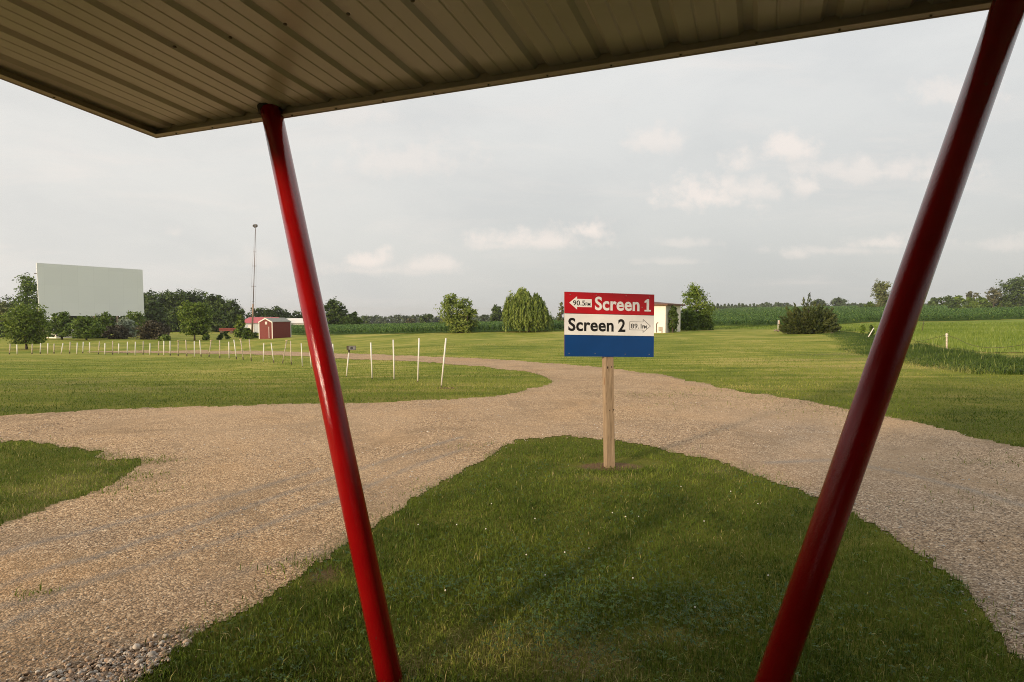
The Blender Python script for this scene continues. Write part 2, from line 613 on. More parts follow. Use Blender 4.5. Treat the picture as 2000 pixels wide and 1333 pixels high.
def leaf_mat(name, dark, mid, light, trans=0.25, scale=1.0, rough=0.6, use_tint=False):
    m = bpy.data.materials.new(name)
    m.use_nodes = True
    t = NT(m.node_tree)
    o = t.n('ShaderNodeOutputMaterial')
    b = t.n('ShaderNodeBsdfPrincipled')
    b.inputs['Roughness'].default_value = rough
    b.inputs['Specular IOR Level'].default_value = 0.25
    pos = geo_pos(t)
    if use_tint:
        f = attr(t, 'tint')
    else:
        f = t.math('ADD', t.math('MULTIPLY', t.noise(pos, scale, 3, 0.6), 0.55), t.math('MULTIPLY', attr(t, 'tint'), 0.45))
    stops = use_tint if use_tint else [(0.28, dark), (0.5, mid), (0.74, light)]
    c = t.ramp(f, stops)
    t.l(c, b.inputs['Base Color'])
    if trans > 0:
        tr = t.n('ShaderNodeBsdfTranslucent')
        t.l(c, tr.inputs[0])
        mx = t.n('ShaderNodeMixShader')
        mx.inputs[0].default_value = trans
        t.l(b.outputs[0], mx.inputs[1])
        t.l(tr.outputs[0], mx.inputs[2])
        t.l(mx.outputs[0], o.inputs[0])
    else:
        t.l(b.outputs[0], o.inputs[0])
    return m


M_LAWN = principled('lawn', b_lawn, rough=0.9, spec=0.1)
M_GRAVEL = principled('gravel', b_gravel, rough=0.9, spec=0.15)
GR = [(0.0, (0.0425, 0.0747, 0.0069)), (0.3, (0.0947, 0.1441, 0.0138)), (0.55, (0.1638, 0.2125, 0.0230)), (0.75, (0.2913, 0.3090, 0.0575)), (0.88, (0.4611, 0.3863, 0.1380)), (1.0, (0.6068, 0.5021, 0.2300))]
M_BLADE = leaf_mat('grass_blade', None, None, None, 0.3, use_tint=GR)
M_HAY = leaf_mat('hay_blade', None, None, None, 0.3, use_tint=[(0.0, (0.0765, 0.1300, 0.0150)), (0.5, (0.1700, 0.2300, 0.0300)), (1.0, (0.3570, 0.3800, 0.1300))])
M_BANK = leaf_mat('bank_blade', None, None, None, 0.25, use_tint=[(0.0, (0.03, 0.06, 0.01)), (0.6, (0.09, 0.14, 0.02)), (1.0, (0.28, 0.28, 0.08))])
M_CLOVER = leaf_mat('clover_leaf', None, None, None, 0.2, use_tint=[(0.0, (0.03, 0.06, 0.015)), (1.0, (0.085, 0.15, 0.04))])
M_CORN = leaf_mat('corn_leaf', None, None, None, 0.25, use_tint=[(0.0, (0.0506, 0.1114, 0.0216)), (0.6, (0.1266, 0.2228, 0.0351)), (1.0, (0.3375, 0.4010, 0.0675))])


def b_cornbed(t, b, vec):
    pos = geo_pos(t)
    n = t.math('ADD', t.math('MULTIPLY', t.noise(pos, 1.4, 4, 0.7), 0.7), t.math('MULTIPLY', t.noise(pos, 0.03, 3), 0.3))
    t.l(t.ramp(n, [(0.35, (0.0506, 0.1040, 0.0189)), (0.5, (0.1181, 0.1930, 0.0338)), (0.66, (0.2363, 0.2970, 0.0607))]), b.inputs['Base Color'])
    bp = t.n('ShaderNodeBump')
    bp.inputs['Strength'].default_value = 1.0
    bp.inputs['Distance'].default_value = 0.4
    t.l(t.noise(pos, 1.6, 3, 0.6), bp.inputs['Height'])
    t.l(bp.outputs[0], b.inputs['Normal'])


M_CORNBED = principled('corn_bed', b_cornbed, rough=0.9, spec=0.1)


def b_hay(t, b, vec):
    pos = geo_pos(t)
    n = t.math('ADD', t.math('MULTIPLY', t.noise(pos, 0.25, 4, 0.6), 0.6), t.math('MULTIPLY', t.noise(pos, 9.0, 3, 0.7), 0.4))
    t.l(t.ramp(n, [(0.35, (0.1105, 0.1600, 0.0220)), (0.5, (0.1785, 0.2300, 0.0350)), (0.66, (0.2890, 0.3100, 0.0800))]), b.inputs['Base Color'])


M_HAYBED = principled('hay_bed', b_hay, rough=0.95, spec=0.05)

# ------------------------------------------------------------------ ground
fine = np.radians(np.arange(-50, 50.001, 0.17))
coarse_a = np.radians(np.concatenate([np.arange(-180, -50, 4.0), np.arange(54, 180, 4.0)]))
ang = np.sort(np.concatenate([fine, coarse_a]))
rad = [0.5]
while rad[-1] < 55:
    rad.append(rad[-1] * (1.009 if rad[-1] < 14 else 1.014))
while rad[-1] < 4000:
    rad.append(rad[-1] * 1.03)
rad = np.array(rad)
RR, AA = np.meshgrid(rad, ang, indexing='ij')
GX = RR * np.sin(AA)
GY = RR * np.cos(AA)
GZ = terrain(GX, GY)
nr, na = RR.shape
idx = np.arange(nr * na).reshape(nr, na)
a_ = idx[:-1, :]
b_ = idx[1:, :]
QF = np.stack([a_, b_, np.roll(b_, -1, 1), np.roll(a_, -1, 1)], -1).reshape(-1, 4)
GV = np.stack([GX.ravel(), GY.ravel(), GZ.ravel()], 1)
U, Vv = proj(GV[:, 0], GV[:, 1], GV[:, 2])
X_, Y_ = GV[:, 0], GV[:, 1]


def seg_dist(X, Y, pts):
    d = np.full(X.shape, 1e9)
    for (x0, y0), (x1, y1) in zip(pts[:-1], pts[1:]):
        dx, dy = x1 - x0, y1 - y0
        t = np.clip(((X - x0) * dx + (Y - y0) * dy) / (dx * dx + dy * dy + 1e-12), 0, 1)
        d = np.minimum(d, np.hypot(X - x0 - t * dx, Y - y0 - t * dy))
    return d


def gpts(pix):
    return [tuple(G(*p)[:2]) for p in pix]


SIGNB = G(1190, 915)
soil = np.exp(-(((X_ - SIGNB[0] - 0.04) / 0.40) ** 2 + ((Y_ - SIGNB[1] - 0.06) / 0.2) ** 2) * 1.1) * 1.1
q = G(640, 1120)
soil = np.maximum(soil, 0.55 * np.exp(-(((X_ - q[0]) / 0.22) ** 2 + ((Y_ - q[1]) / 0.3) ** 2)))
q = G(863, 758)
soil = np.maximum(soil, 0.8 * np.exp(-(((X_ - q[0] - .1) / 0.35) ** 2 + ((Y_ - q[1]) / 0.3) ** 2)))
q = G(130, 712)
soil = np.maximum(soil, 0.33 * np.exp(-(((X_ - q[0]) / 5.5) ** 2 + ((Y_ - q[1]) / 1.6) ** 2)))
dry = np.zeros_like(X_)
for (px, py, sxx, syy, s) in [(980, 1275, .42, .22, .9), (1110, 1290, .4, .2, .9), (900, 1240, .2, .12, .7), (1270, 1250, .25, .12, .6), (1850, 700, 5, 1.0, 0.8), (1790, 690, 4, 1.0, .8),
                              (1940, 715, 5, 1, .7), (820, 1300, .3, .15, .6), (1400, 920, .3, .2, .4), (300, 760, 2.5, 0.7, .45), (150, 745, 1.5, 1.6, .4), (520, 745, 2, .7, .4),
                              (100, 960, .5, .25, .6), (170, 935, .35, .2, .7), (215, 905, .3, .12, .7), (60, 1000, .5, .2, .5), (1180, 935, .4, .12, .5)]:
    q = G(px, py)
    dry = np.maximum(dry, s * np.exp(-(((X_ - q[0]) / sxx) ** 2 + ((Y_ - q[1]) / syy) ** 2)))
farv = np.clip((Y_ - 7) / 12, 0, 1)
gm = gravel_mask(X_, Y_)
NB = nr * na
GVc = np.vstack([GV, [[0, 0, 0]]])
ground = None
fan = np.stack([idx[0, :], np.roll(idx[0, :], -1), np.full(na, NB)], 1)
faces = [tuple(f) for f in fan]
QF2 = QF
me_attrs = {'soil': soil, 'dry': dry, 'far': farv}
ground = tag(mesh_np('ground', GV, QF2, M_LAWN, attrs=me_attrs, smooth=True), 'mown grass ground around the gravel drive', kind='structure')

# the gravel drive: same grid, lifted a little
fm = gm[QF].sum(1) >= 3
GF = QF[fm]
used, inv = np.unique(GF, return_inverse=True)
GFv = GV[used].copy()
gx, gy = GFv[:, 0], GFv[:, 1]
GFv[:, 2] += 0.006 + np.clip(gy - 20, 0, 40) * 0.0006
TR = [[(0, 1187), (85, 1170), (150, 1145), (230, 1120), (290, 1105), (360, 1080), (430, 1060), (500, 1035), (580, 1005), (700, 960), (800, 915), (900, 880)],
      [(0, 1148), (50, 1130), (120, 1105), (190, 1090), (270, 1060), (330, 1045), (430, 1010), (490, 990), (560, 965), (680, 925), (800, 885), (900, 855)],
      [(0, 1085), (80, 1060), (150, 1045), (240, 1022), (330, 1000), (430, 975), (520, 950), (620, 920)],
      [(0, 1230), (60, 1200), (140, 1178)],
      [(1500, 905), (1620, 900), (1760, 925), (1900, 960), (2000, 990)],
      [(620, 1080), (500, 1110), (400, 1150)]]
trk = np.zeros(len(gx))
for i, line in enumerate(TR):
    d = seg_dist(gx, gy, gpts(line))
    wd = 0.05 if i < 4 else 0.06
    trk = np.maximum(trk, np.exp(-(d / wd) ** 2) * (0.55 + 0.9 * np.clip(fbm(gx * 3, gy * 3, 40) + .3, 0, 1)) * (0.9 if i < 5 else .5))
trk = np.clip(trk, 0, 1)
gu, gv = proj(gx, gy, GFv[:, 2])
coa = np.clip(0.35 + 1.6 * fbm(gx * 0.9, gy * 0.9, 77), 0, 1)
for (px, py, sxx, syy, s) in [(290, 1300, .45, .3, 1), (60, 1280, .9, .3, .8), (1850, 1050, 1.6, .8, .9), (1950, 1200, 1, .6, 1), (1150, 835, 1.2, .35, .7), (1650, 985, .5, .4, .6), (60, 830, 3, .5, .5), (350, 930, 1.2, .5, .5)]:
    q = G(px, py)
    coa = np.maximum(coa, s * np.exp(-(((gx - q[0]) / sxx) ** 2 + ((gy - q[1]) / syy) ** 2)))
# greyer crushed stone left and right, plus painted building shade right of the fork
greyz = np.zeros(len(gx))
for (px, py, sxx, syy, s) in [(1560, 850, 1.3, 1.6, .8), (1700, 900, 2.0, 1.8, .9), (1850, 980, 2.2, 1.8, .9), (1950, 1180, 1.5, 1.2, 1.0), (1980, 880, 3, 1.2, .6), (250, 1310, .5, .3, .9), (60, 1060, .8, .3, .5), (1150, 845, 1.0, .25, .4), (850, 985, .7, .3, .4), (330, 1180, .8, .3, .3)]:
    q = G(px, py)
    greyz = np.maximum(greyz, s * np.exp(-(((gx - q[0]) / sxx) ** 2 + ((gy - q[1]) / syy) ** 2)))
edge_ = np.zeros(len(gx))
for k_ in range(10):
    an = k_ * 0.628
    rr_ = (0.06 + 0.012 * gy) * (1.0 if k_ % 2 else 1.9)
    edge_ += 0.1 * (~gravel_mask(gx + np.cos(an) * rr_, gy + np.sin(an) * rr_))
edge_ = np.clip(edge_ * 1.3, 0, 1) * np.clip(.6 + 2.2 * fbm(gx * 2.5, gy * 2.5, 123), 0, 1.3)
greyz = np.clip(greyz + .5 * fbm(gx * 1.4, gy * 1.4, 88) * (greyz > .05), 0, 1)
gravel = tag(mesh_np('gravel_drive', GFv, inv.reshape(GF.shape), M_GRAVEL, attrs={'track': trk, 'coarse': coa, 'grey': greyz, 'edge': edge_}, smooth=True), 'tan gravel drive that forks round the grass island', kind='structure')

# hay meadow on the right and corn field all along the back
HAY = [(1385, 637.5), (1500, 637.5), (1640, 634), (1700, 630), (1850, 628), (2000, 624), (2600, 610), (2600, 800), (2000, 690), (1930, 690), (1850, 680), (1790, 668), (1740, 655),
       (1700, 650), (1640, 647), (1560, 645), (1480, 643.5), (1385, 643)]
CORN = [(560, 655), (640, 654.5), (700, 653.5), (780, 652.5), (860, 651), (950, 649.5), (1060, 647), (1110, 646), (1200, 645), (1300, 642), (1385, 637.5), (1500, 637.5), (1640, 634), (1700, 630),
        (1850, 628), (2000, 624), (2600, 610), (2600, 500), (560, 500)]
SH = np.stack([GX[:, :].ravel(), GY.ravel()], 1)
hm = inpoly(U, Vv, HAY) & (Y_ > 15)
cm = inpoly(U, Vv, CORN) & (Y_ > 55) & (Y_ < 1200) & (Vv < 656)
CORN_END = np.interp(X_ / np.maximum(Y_, 6), [-.4, -.2, 0, .1, .3, 1.0], [190, 230, 260, 300, 440, 440])


def sub_sheet(name, mask, lift, mat, label, attrs=None, wob=0.0):
    f = QF[mask[QF].all(1)]
    us, iv = np.unique(f, return_inverse=True)
    v = GV[us].copy()
    v[:, 2] += lift
    if wob:
        v[:, 2] += wob * fbm(v[:, 0] * 0.8, v[:, 1] * 0.8, 5)
    return tag(mesh_np(name, v, iv.reshape(f.shape), mat, smooth=True), label, kind='structure')


sub_sheet('hay_meadow', hm, 0.02, M_HAYBED, 'yellow green hay meadow beyond the fence line')
cfield = cm & (Y_ < CORN_END)
sub_sheet('corn_field_ground', cfield, 0.03, M_CORNBED, 'dark soil and stems under the corn field')


# ------------------------------------------------------------------ grass blades
def blades(name, X, Y, h, wd, tint, mat, label, lean=0.5, seg=2):
    n = len(X)
    Z = terrain(X, Y) - 0.005
    a = rng.uniform(0, 2 * np.pi, n)
    dx, dy = np.cos(a), np.sin(a)
    la = rng.uniform(0, 2 * np.pi, n)
    ll = np.abs(rng.normal(0, lean, n)) * h
    lx, ly = np.cos(la) * ll, np.sin(la) * ll
    base = np.stack([X, Y, Z], 1)
    wv = np.stack([dx * wd / 2, dy * wd / 2, 0 * wd], 1)
    mid = base + np.stack([lx * 0.3, ly * 0.3, h * 0.55], 1)
    tip = base + np.stack([lx, ly, h * np.clip(1 - 0.35 * (ll / np.maximum(h, 1e-4)) ** 2, 0.3, 1)], 1)
    if seg == 2:
        V = np.stack([base - wv, base + wv, mid - wv * .8, mid + wv * .8, tip], 1).reshape(-1, 3)
        o = (np.arange(n) * 5)[:, None, None]
        F = (np.array([[0, 1, 3], [0, 3, 2], [2, 3, 4]])[None] + o).reshape(-1, 3)
        T = np.repeat(tint, 5)
    else:
        V = np.stack([base - wv, base + wv, tip], 1).reshape(-1, 3)
        o = (np.arange(n) * 3)[:, None, None]
        F = (np.array([[0, 1, 2]])[None] + o).reshape(-1, 3)
        T = np.repeat(tint, 3)
    return tag(mesh_np(name, V, F, mat, attrs={'tint': np.clip(T, 0, 1)}), label, kind='stuff')


def zone(X, Y, arr):
    v = np.zeros(len(X))
    for (px, py, sxx, syy, s) in arr:
        q = G(px, py)
        v = np.maximum(v, s * np.exp(-(((X - q[0]) / sxx) ** 2 + ((Y - q[1]) / syy) ** 2)))
    return v


DRYZ = [(980, 1275, .42, .22, .9), (1110, 1290, .4, .2, .9), (900, 1240, .2, .12, .7), (1270, 1250, .25, .12, .6), (820, 1300, .3, .15, .6),
        (100, 960, .5, .25, .6), (170, 935, .35, .2, .7), (215, 905, .3, .12, .7), (60, 1000, .5, .2, .5), (1400, 920, .3, .2, .3), (1180, 935, .4, .12, .5)]
SOILZ = [(1225, 906, .42, .2, 1.6), (1160, 912, .32, .14, 1.3), (640, 1120, .2, .28, .62)]
CLOVZ = [(1120, 1170, .55, .5, 1), (1330, 1200, .5, .3, .9), (850, 1160, .25, .2, .8), (1080, 1240, .35, .2, .9)]


def sample(n, r0, r1, power, amin=-47, amax=47):
    """positions in front of the camera; density per square metre falls as r**-power"""
    e = 2 - power
    uu = rng.uniform(0, 1, n)
    r = (r0 ** e + uu * (r1 ** e - r0 ** e)) ** (1 / e)
    a = np.radians(rng.uniform(amin, amax, n))
    return r * np.sin(a), r * np.cos(a)


def green_only(X, Y, stray=0.012):
    sg_ = 0.012 + 0.0022 * Y
    m = gravel_mask(X + rng.normal(0, sg_, len(X)), Y + rng.normal(0, sg_ * 1.6, len(X)))
    # weeds creep out over the gravel in patches
    patchy = (fbm(X * 1.7, Y * 1.7, 133) > .06) & (rng.uniform(0, 1, len(X)) < .4)
    wide_ = sg_ * 7
    m2 = gravel_mask(X + rng.normal(0, wide_, len(X)), Y + rng.normal(0, wide_, len(X)))
    m = np.where(patchy, m2, m)
    soil = zone(X, Y, SOILZ) + 0.5 * fbm(X * 6, Y * 6, 31)
    keep = (~m) & (rng.uniform(0, 1, len(X)) > np.clip(soil * 1.6 - 0.3, 0, 0.97))
    return keep


X, Y = sample(520000, 1.4, 9.5, 1.3, -55, 55)
k = green_only(X, Y)
X, Y = X[k], Y[k]
tz = 0.36 + 0.55 * fbm(X * 0.9, Y * 0.9, 51) + 0.55 * fbm(X * 5, Y * 5, 52) + 0.55 * zone(X, Y, DRYZ) + rng.normal(0, .10, len(X))
dead = rng.uniform(0, 1, len(X)) < 0.03 + 0.35 * zone(X, Y, DRYZ)
tz = np.where(dead, rng.uniform(.7, 1, len(X)), np.clip(tz, 0, 0.74))
hh = rng.gamma(6, 0.0060, len(X)) * (1 + 0.9 * np.clip(fbm(X * 2.2, Y * 2.2, 53), -.4, 1)) * np.where(Y > 7, 0.85, 1)
blades('lawn_grass', X, Y, hh, rng.uniform(.0022, .005, len(X)), tz, M_BLADE, 'green blades of mown grass on the near lawn and the grass island', lean=0.75)

X, Y = sample(270000, 9, 46, 2.3, -53, 53)
k = green_only(X, Y)
X, Y = X[k], Y[k]
k = ~inpoly(*proj(X, Y, terrain(X, Y)), HAY)
X, Y = X[k], Y[k]
tz = 0.50 + 0.8 * fbm(X * 0.2, Y * 0.7, 61, 4) + 0.5 * fbm(X * 2, Y * 2, 62) + rng.normal(0, .10, len(X)) + .3 * zone(X, Y, [(1850, 700, 5, 1.0, 0.8), (1790, 690, 4, 1.0, .8), (1940, 715, 5, 1, .7)])
tz = np.clip(tz, 0.05, 0.86)
blades('far_lawn_grass', X, Y, rng.gamma(6, .0062, len(X)), rng.uniform(.006, .012, len(X)) * (1 + Y * .03), tz, M_BLADE, 'yellow green blades of mown grass beyond the gravel drive', lean=.8, seg=1)

# strands of grass growing in the gravel near its edges
X, Y = [], []
for (px, py, s, n) in [(905, 872, .18, 60), (1300, 772, .5, 420), (1395, 762, .45, 300), (1460, 778, .35, 200), (195, 892, .12, 200), (275, 902, .16, 420), (255, 932, .16, 260), (205, 960, .2, 200),
                       (1340, 795, .4, 120), (1640, 800, .5, 260), (1700, 812, .6, 300), (70, 1163, .06, 60), (1870, 975, .35, 90), (1300, 880, .15, 40), (620, 1105, .12, 220), (1960, 905, .4, 200), (1500, 790, .4, 80)]:
    q = G(px, py)
    X.append(q[0] + rng.normal(0, s * 1.4, n))
    Y.append(q[1] + rng.normal(0, s * .55, n))
X = np.concatenate(X)
Y = np.concatenate(Y)
blades('stray_grass', X, Y, rng.gamma(4, .009, len(X)), rng.uniform(.004, .008, len(X)), rng.uniform(.2, .65, len(X)), M_BLADE, 'thin strands of grass growing through the gravel', lean=.9)

# clover between the grass
n = 40000
X, Y = sample(n, 2.3, 6.5, 1.2, -30, 40)
cz = zone(X, Y, CLOVZ) + 0.28 + 0.9 * fbm(X * 1.6, Y * 1.6, 71)
k = (~gravel_mask(X, Y)) & (rng.uniform(0, 1, n) < np.clip(cz - .28, 0.02, 1))
X, Y = X[k], Y[k]
n = len(X)
Z = terrain(X, Y) + rng.uniform(.03, .065, n)
s = rng.uniform(.006, .012, n)
a0 = rng.uniform(0, 6.28, n)
Vs = []
c0 = np.stack([X, Y, Z], 1)
tx, ty = rng.normal(0, .3, n), rng.normal(0, .3, n)


def lf(a, r):
    x, y = np.cos(a) * r, np.sin(a) * r
    return c0 + np.stack([x, y, x * tx + y * ty], 1)


for j in range(3):
    a = a0 + j * 2.094
    Vs += [c0, lf(a - .5, s * .9), lf(a, s * 1.25), lf(a + .5, s * .9)]
V = np.stack(Vs, 1).reshape(-1, 3)
F = (np.array([[0, 1, 2, 3], [4, 5, 6, 7], [8, 9, 10, 11]])[None] + (np.arange(n) * 12)[:, None, None]).reshape(-1, 4)
tag(mesh_np('clover', V, F, M_CLOVER, attrs={'tint': np.repeat(rng.uniform(0, 1, n), 12)}), 'dark green clover leaves among the grass of the island', kind='stuff')

# hay and the tall bank of grass along the fence line
X = rng.uniform(8, 75, 240000)
Y = rng.uniform(16, 88, 240000)
u_, v_ = proj(X, Y, terrain(X, Y))
k = inpoly(u_, v_, HAY) & (u_ < 2080) & (rng.uniform(0, 1, len(X)) < np.clip(24 / Y, 0, 1) ** 1.4)
X, Y = X[k], Y[k]
blades('hay_grass', X, Y, rng.uniform(.12, .34, len(X)), .012 + Y * .0007, .42 + .8 * fbm(X * .2, Y * .3, 81) + rng.normal(0, .14, len(X)), M_HAY, 'yellow green hay standing in the meadow', lean=.35, seg=1)
BANK = [(1600, 647.5), (1640, 649), (1690, 654), (1740, 664), (1790, 684), (1850, 694), (1930, 705), (2000, 715), (2150, 735)]
bp_ = [G(*p) for p in BANK]
X, Y, H, T = [], [], [], []
for (p0, p1, i) in zip(bp_[:-1], bp_[1:], range(99)):
    L = np.hypot(*(p1 - p0)[:2])
    n = int(L * (3000 if i > 3 else 900))
    t = rng.uniform(0, 1, n)
    nx, ny = -(p1 - p0)[1] / L, (p1 - p0)[0] / L
    if ny < 0:
        nx, ny = -nx, -ny
    off = rng.beta(1.2, 2.0, n) * 3.2
    ww = 0.12 * fbm(t * L * .8 + i * 7, off, 83)
    X.append(p0[0] + t * (p1 - p0)[0] + nx * (off + ww))
    Y.append(p0[1] + t * (p1 - p0)[1] + ny * (off + ww))
    hgt = rng.uniform(.24, .46, n) * np.clip(1.0 - off / 4.5, .3, 1) * (1.0 + .8 * fbm(t * L * .7 + i * 3, off * .7, 84))
    if i < 4:
        hgt *= 0.5
    H.append(hgt)
    T.append(.12 + .16 * off + .9 * fbm(t * L * .9, off, 85) + rng.normal(0, .13, n))
X, Y, H, T = map(np.concatenate, (X, Y, H, T))
blades('tall_grass_bank', X, Y, H, rng.uniform(.012, .026, len(X)), T, M_BANK, 'bank of tall dark unmown grass along the fence line', lean=1.3)
# dry seed stalks
n = 350
k = rng.integers(0, len(X), n)
blades('seed_stalks', X[k], Y[k], H[k] * rng.uniform(1.2, 1.9, n), np.full(n, .012), rng.uniform(.75, 1, n), M_HAY, 'pale dry seed stalks above the tall grass bank', lean=.25)

# ------------------------------------------------------------------ corn
def corn_plants(n, y0, y1, seed):
    X = rng.uniform(-60, 330, n)
    Y = y0 + (y1 - y0) * rng.uniform(0, 1, n) ** 1.5
    X = X * (Y / y1)
    z = terrain(X, Y)
    u, v = proj(X, Y, z)
    return X, Y, z, inpoly(u, v, CORN) & (u > 540) & (u < 2080)


X1, Y1, Z1, k1 = corn_plants(190000, 60, 150, 1)
X2, Y2, Z2, k2 = corn_plants(120000, 110, 430, 2)
ce = np.interp(X2 / Y2, [-.4, -.2, 0, .1, .3, 1.0], [190, 230, 260, 300, 440, 440])
k2 &= Y2 < ce
X = np.concatenate([X1[k1], X2[k2]])
Y = np.concatenate([Y1[k1], Y2[k2]])
rowp = 0.78
X = np.round(X / rowp) * rowp + rng.normal(0, .06, len(X))
Z = terrain(X, Y)
n = len(X)
Hc = rng.uniform(1.05, 1.45, n) * (1 + .25 * fbm(X * .1, Y * .1, 91)) * np.clip((Y - 40) / 60, .85, 1.15)
sc = np.clip(Y / 120, .8, 2.4)
Vs, Ts = [], []
for j in range(5):
    a = rng.uniform(0, 6.28, n)
    L = rng.uniform(.35, .6, n) * sc
    z0 = Z + Hc * rng.uniform(.15, .85, n)
    wd = rng.uniform(.05, .09, n) * sc
    dx, dy = np.cos(a), np.sin(a)
    b0 = np.stack([X, Y, z0], 1)
    md = b0 + np.stack([dx * L * .5, dy * L * .5, L * .55], 1)
    tp = b0 + np.stack([dx * L * 1.1, dy * L * 1.1, L * rng.uniform(-.2, .5, n)], 1)
    pw = np.stack([-dy * wd, dx * wd, wd * .3], 1)
    Vs += [b0, md - pw, tp, md + pw]
    tt = rng.uniform(0, .7, n) + np.where(rng.uniform(0, 1, n) < .12, .3, 0)
    Ts += [tt] * 4
V = np.stack(Vs, 1).reshape(-1, 3)
T = np.stack(Ts, 1).reshape(-1)
F = (np.arange(20).reshape(5, 4)[None] + (np.arange(n) * 20)[:, None, None]).reshape(-1, 4)
tag(mesh_np('corn_plants', V, F, M_CORN, attrs={'tint': T}), 'rows of knee high to chest high green corn', kind='stuff')

# ------------------------------------------------------------------ loose stones
STONE = [(0.0, (0.20, 0.155, 0.115)), (0.35, (0.36, 0.26, 0.18)), (0.6, (0.46, 0.33, 0.23)), (0.8, (0.36, 0.34, 0.31)), (1.0, (0.68, 0.60, 0.50))]


def b_stone(t, b, vec):
    t.l(t.ramp(attr(t, 'tint'), STONE), b.inputs['Base Color'])


M_STONE = principled('stone', b_stone, rough=0.85, spec=0.2)
ico_v = []
ph = (1 + 5 ** .5) / 2
for s1 in (-1, 1):
    for s2 in (-1, 1):
        ico_v += [(0, s1, s2 * ph), (s1, s2 * ph, 0), (s2 * ph, 0, s1)]
ico_v = np.array(ico_v) / math.hypot(1, ph)
ico_f = []
for i in range(12):
    for j in range(i + 1, 12):
        for k in range(j + 1, 12):
            a, b, c = ico_v[i], ico_v[j], ico_v[k]
            if max(np.linalg.norm(a - b), np.linalg.norm(b - c), np.linalg.norm(a - c)) < 1.2:
                ico_f.append((i, j, k) if np.dot(np.cross(b - a, c - a), a) > 0 else (i, k, j))
ico_f = np.array(ico_f)


def stones(name, X, Y, size, label, lift=0.006):
    n = len(X)
    sc = size[:, None] * rng.uniform(.6, 1.25, (n, 3)) * np.array([1, 1, .65])
    a = rng.uniform(0, 6.28, n)
    V = ico_v[None] * sc[:, None, :] * (1 + rng.normal(0, .13, (n, 12, 1)))
    c, s = np.cos(a)[:, None], np.sin(a)[:, None]
    x = V[..., 0] * c - V[..., 1] * s
    y = V[..., 0] * s + V[..., 1] * c
    tl = rng.normal(0, .3, (n, 1))
    z = V[..., 2] + x * tl
    V = np.stack([x + X[:, None], y + Y[:, None], z + (terrain(X, Y) + lift + size * .25)[:, None]], -1).reshape(-1, 3)
    F = (ico_f[None] + (np.arange(n) * 12)[:, None, None]).reshape(-1, 3)
    return tag(mesh_np(name, V, F, M_STONE, attrs={'tint': np.repeat(rng.uniform(0, 1, n), 12)}), label, kind='stuff')


X, Y = sample(86000, 2.2, 11, 1.7, -52, 52)
k = gravel_mask(X + rng.normal(0, .05, len(X)), Y + rng.normal(0, .07, len(X)))
X, Y = X[k], Y[k]
cc = np.clip(0.35 + 1.6 * fbm(X * 0.9, Y * 0.9, 77), 0.08, 1)
cc = np.maximum(cc, zone(X, Y, [(290, 1300, .45, .3, 1), (60, 1280, .9, .3, .8), (1850, 1050, 1.6, .8, .9), (1950, 1200, 1, .6, 1), (1150, 835, 1.2, .35, .7), (1650, 985, .5, .4, .6)]))
k = rng.uniform(0, 1, len(X)) < cc * .9
X, Y, cc = X[k], Y[k], cc[k]
stones('loose_gravel', X, Y, rng.gamma(5, .00072, len(X)) * (.8 + .6 * cc) * np.clip(.75 + Y * .06, 1, 1.6), 'small loose stones scattered over the gravel drive')
q = G(290, 1300)
n = 3300
t = rng.uniform(-1, 1, n)
X = q[0] + t * .42 + rng.normal(0, .10, n)
Y = q[1] + t * .24 + rng.normal(0, .085, n)
k = gravel_mask(X, Y)
stones('coarse_gravel', X[k], Y[k], rng.gamma(7, .00115, k.sum()), 'heap of coarser pale stones beside the island edge', .01)

# small white clover flowers
M_PETAL = principled('clover_petal', color=(0.75, 0.70, 0.62), rough=.8)
M_STEM = principled('clover_stem', color=(0.08, 0.12, 0.03), rough=.8)
fl = MB()
fl.sphere((0, 0, .055), .0055, 7, 5, (1, 1, .85))
st = MB()
st.tube([(0, 0, 0), (.004, 0, .052)], .001, 4)
proto = None
FL = [(1045, 1015), (892, 1027), (817, 1027), (1222, 1011), (1247, 1011), (1028, 1088), (1103, 1083), (997, 1117), (949, 1036), (1375, 1020), (1065, 1129), (1236, 1135), (1357, 1194), (1196, 1003),
      (1480, 985), (1330, 950), (1150, 1075), (870, 1160), (1500, 1130), (960, 985), (1427, 960)]
for i, (px, py) in enumerate(FL):
    q = G(px, py + 12)
    o = bpy.data.objects.new('clover_flower', proto or None) if False else empty('clover_flower', q, 'tiny white clover flower in the grass of the island', 'flower', 'white clover flowers in the island grass', rotz=i * 1.3)
    if i == 0:
        h_ = fl.build('flower_head', M_PETAL, o, True, world=False)
        s_ = st.build('stem', M_STEM, o, True, world=False)
    else:
        for src in (h_, s_):
            c = src.copy()
            COL.objects.link(c)
            c.parent = o

# ------------------------------------------------------------------ canopy with its slanting posts
def b_panel(t, b, vec):
    n = t.noise(vec, 1.2, 5, 0.6, 1.5)
    st = t.noise(vec, 14.0, 4, 0.7)
    c = t.ramp(n, [(0.3, (0.42, 0.39, 0.31)), (0.7, (0.47, 0.44, 0.355))])
    c = t.mix(t.math('MULTIPLY', t.smooth(st, .6, .75), .35), c, (0.30, 0.25, 0.17))
    t.l(c, b.inputs['Base Color'])


M_PANEL = principled('ribbed_panel', b_panel, rough=0.28, spec=0.5)
M_TRIM = principled('panel_trim', color=(0.42, 0.36, 0.27), rough=0.4, spec=0.4)
M_DARKGAP = principled('dark_steel', color=(0.03, 0.028, 0.022), rough=0.8)
M_SCREW = principled('screw_head', color=(0.12, 0.10, 0.07), rough=0.5, metal=.6)


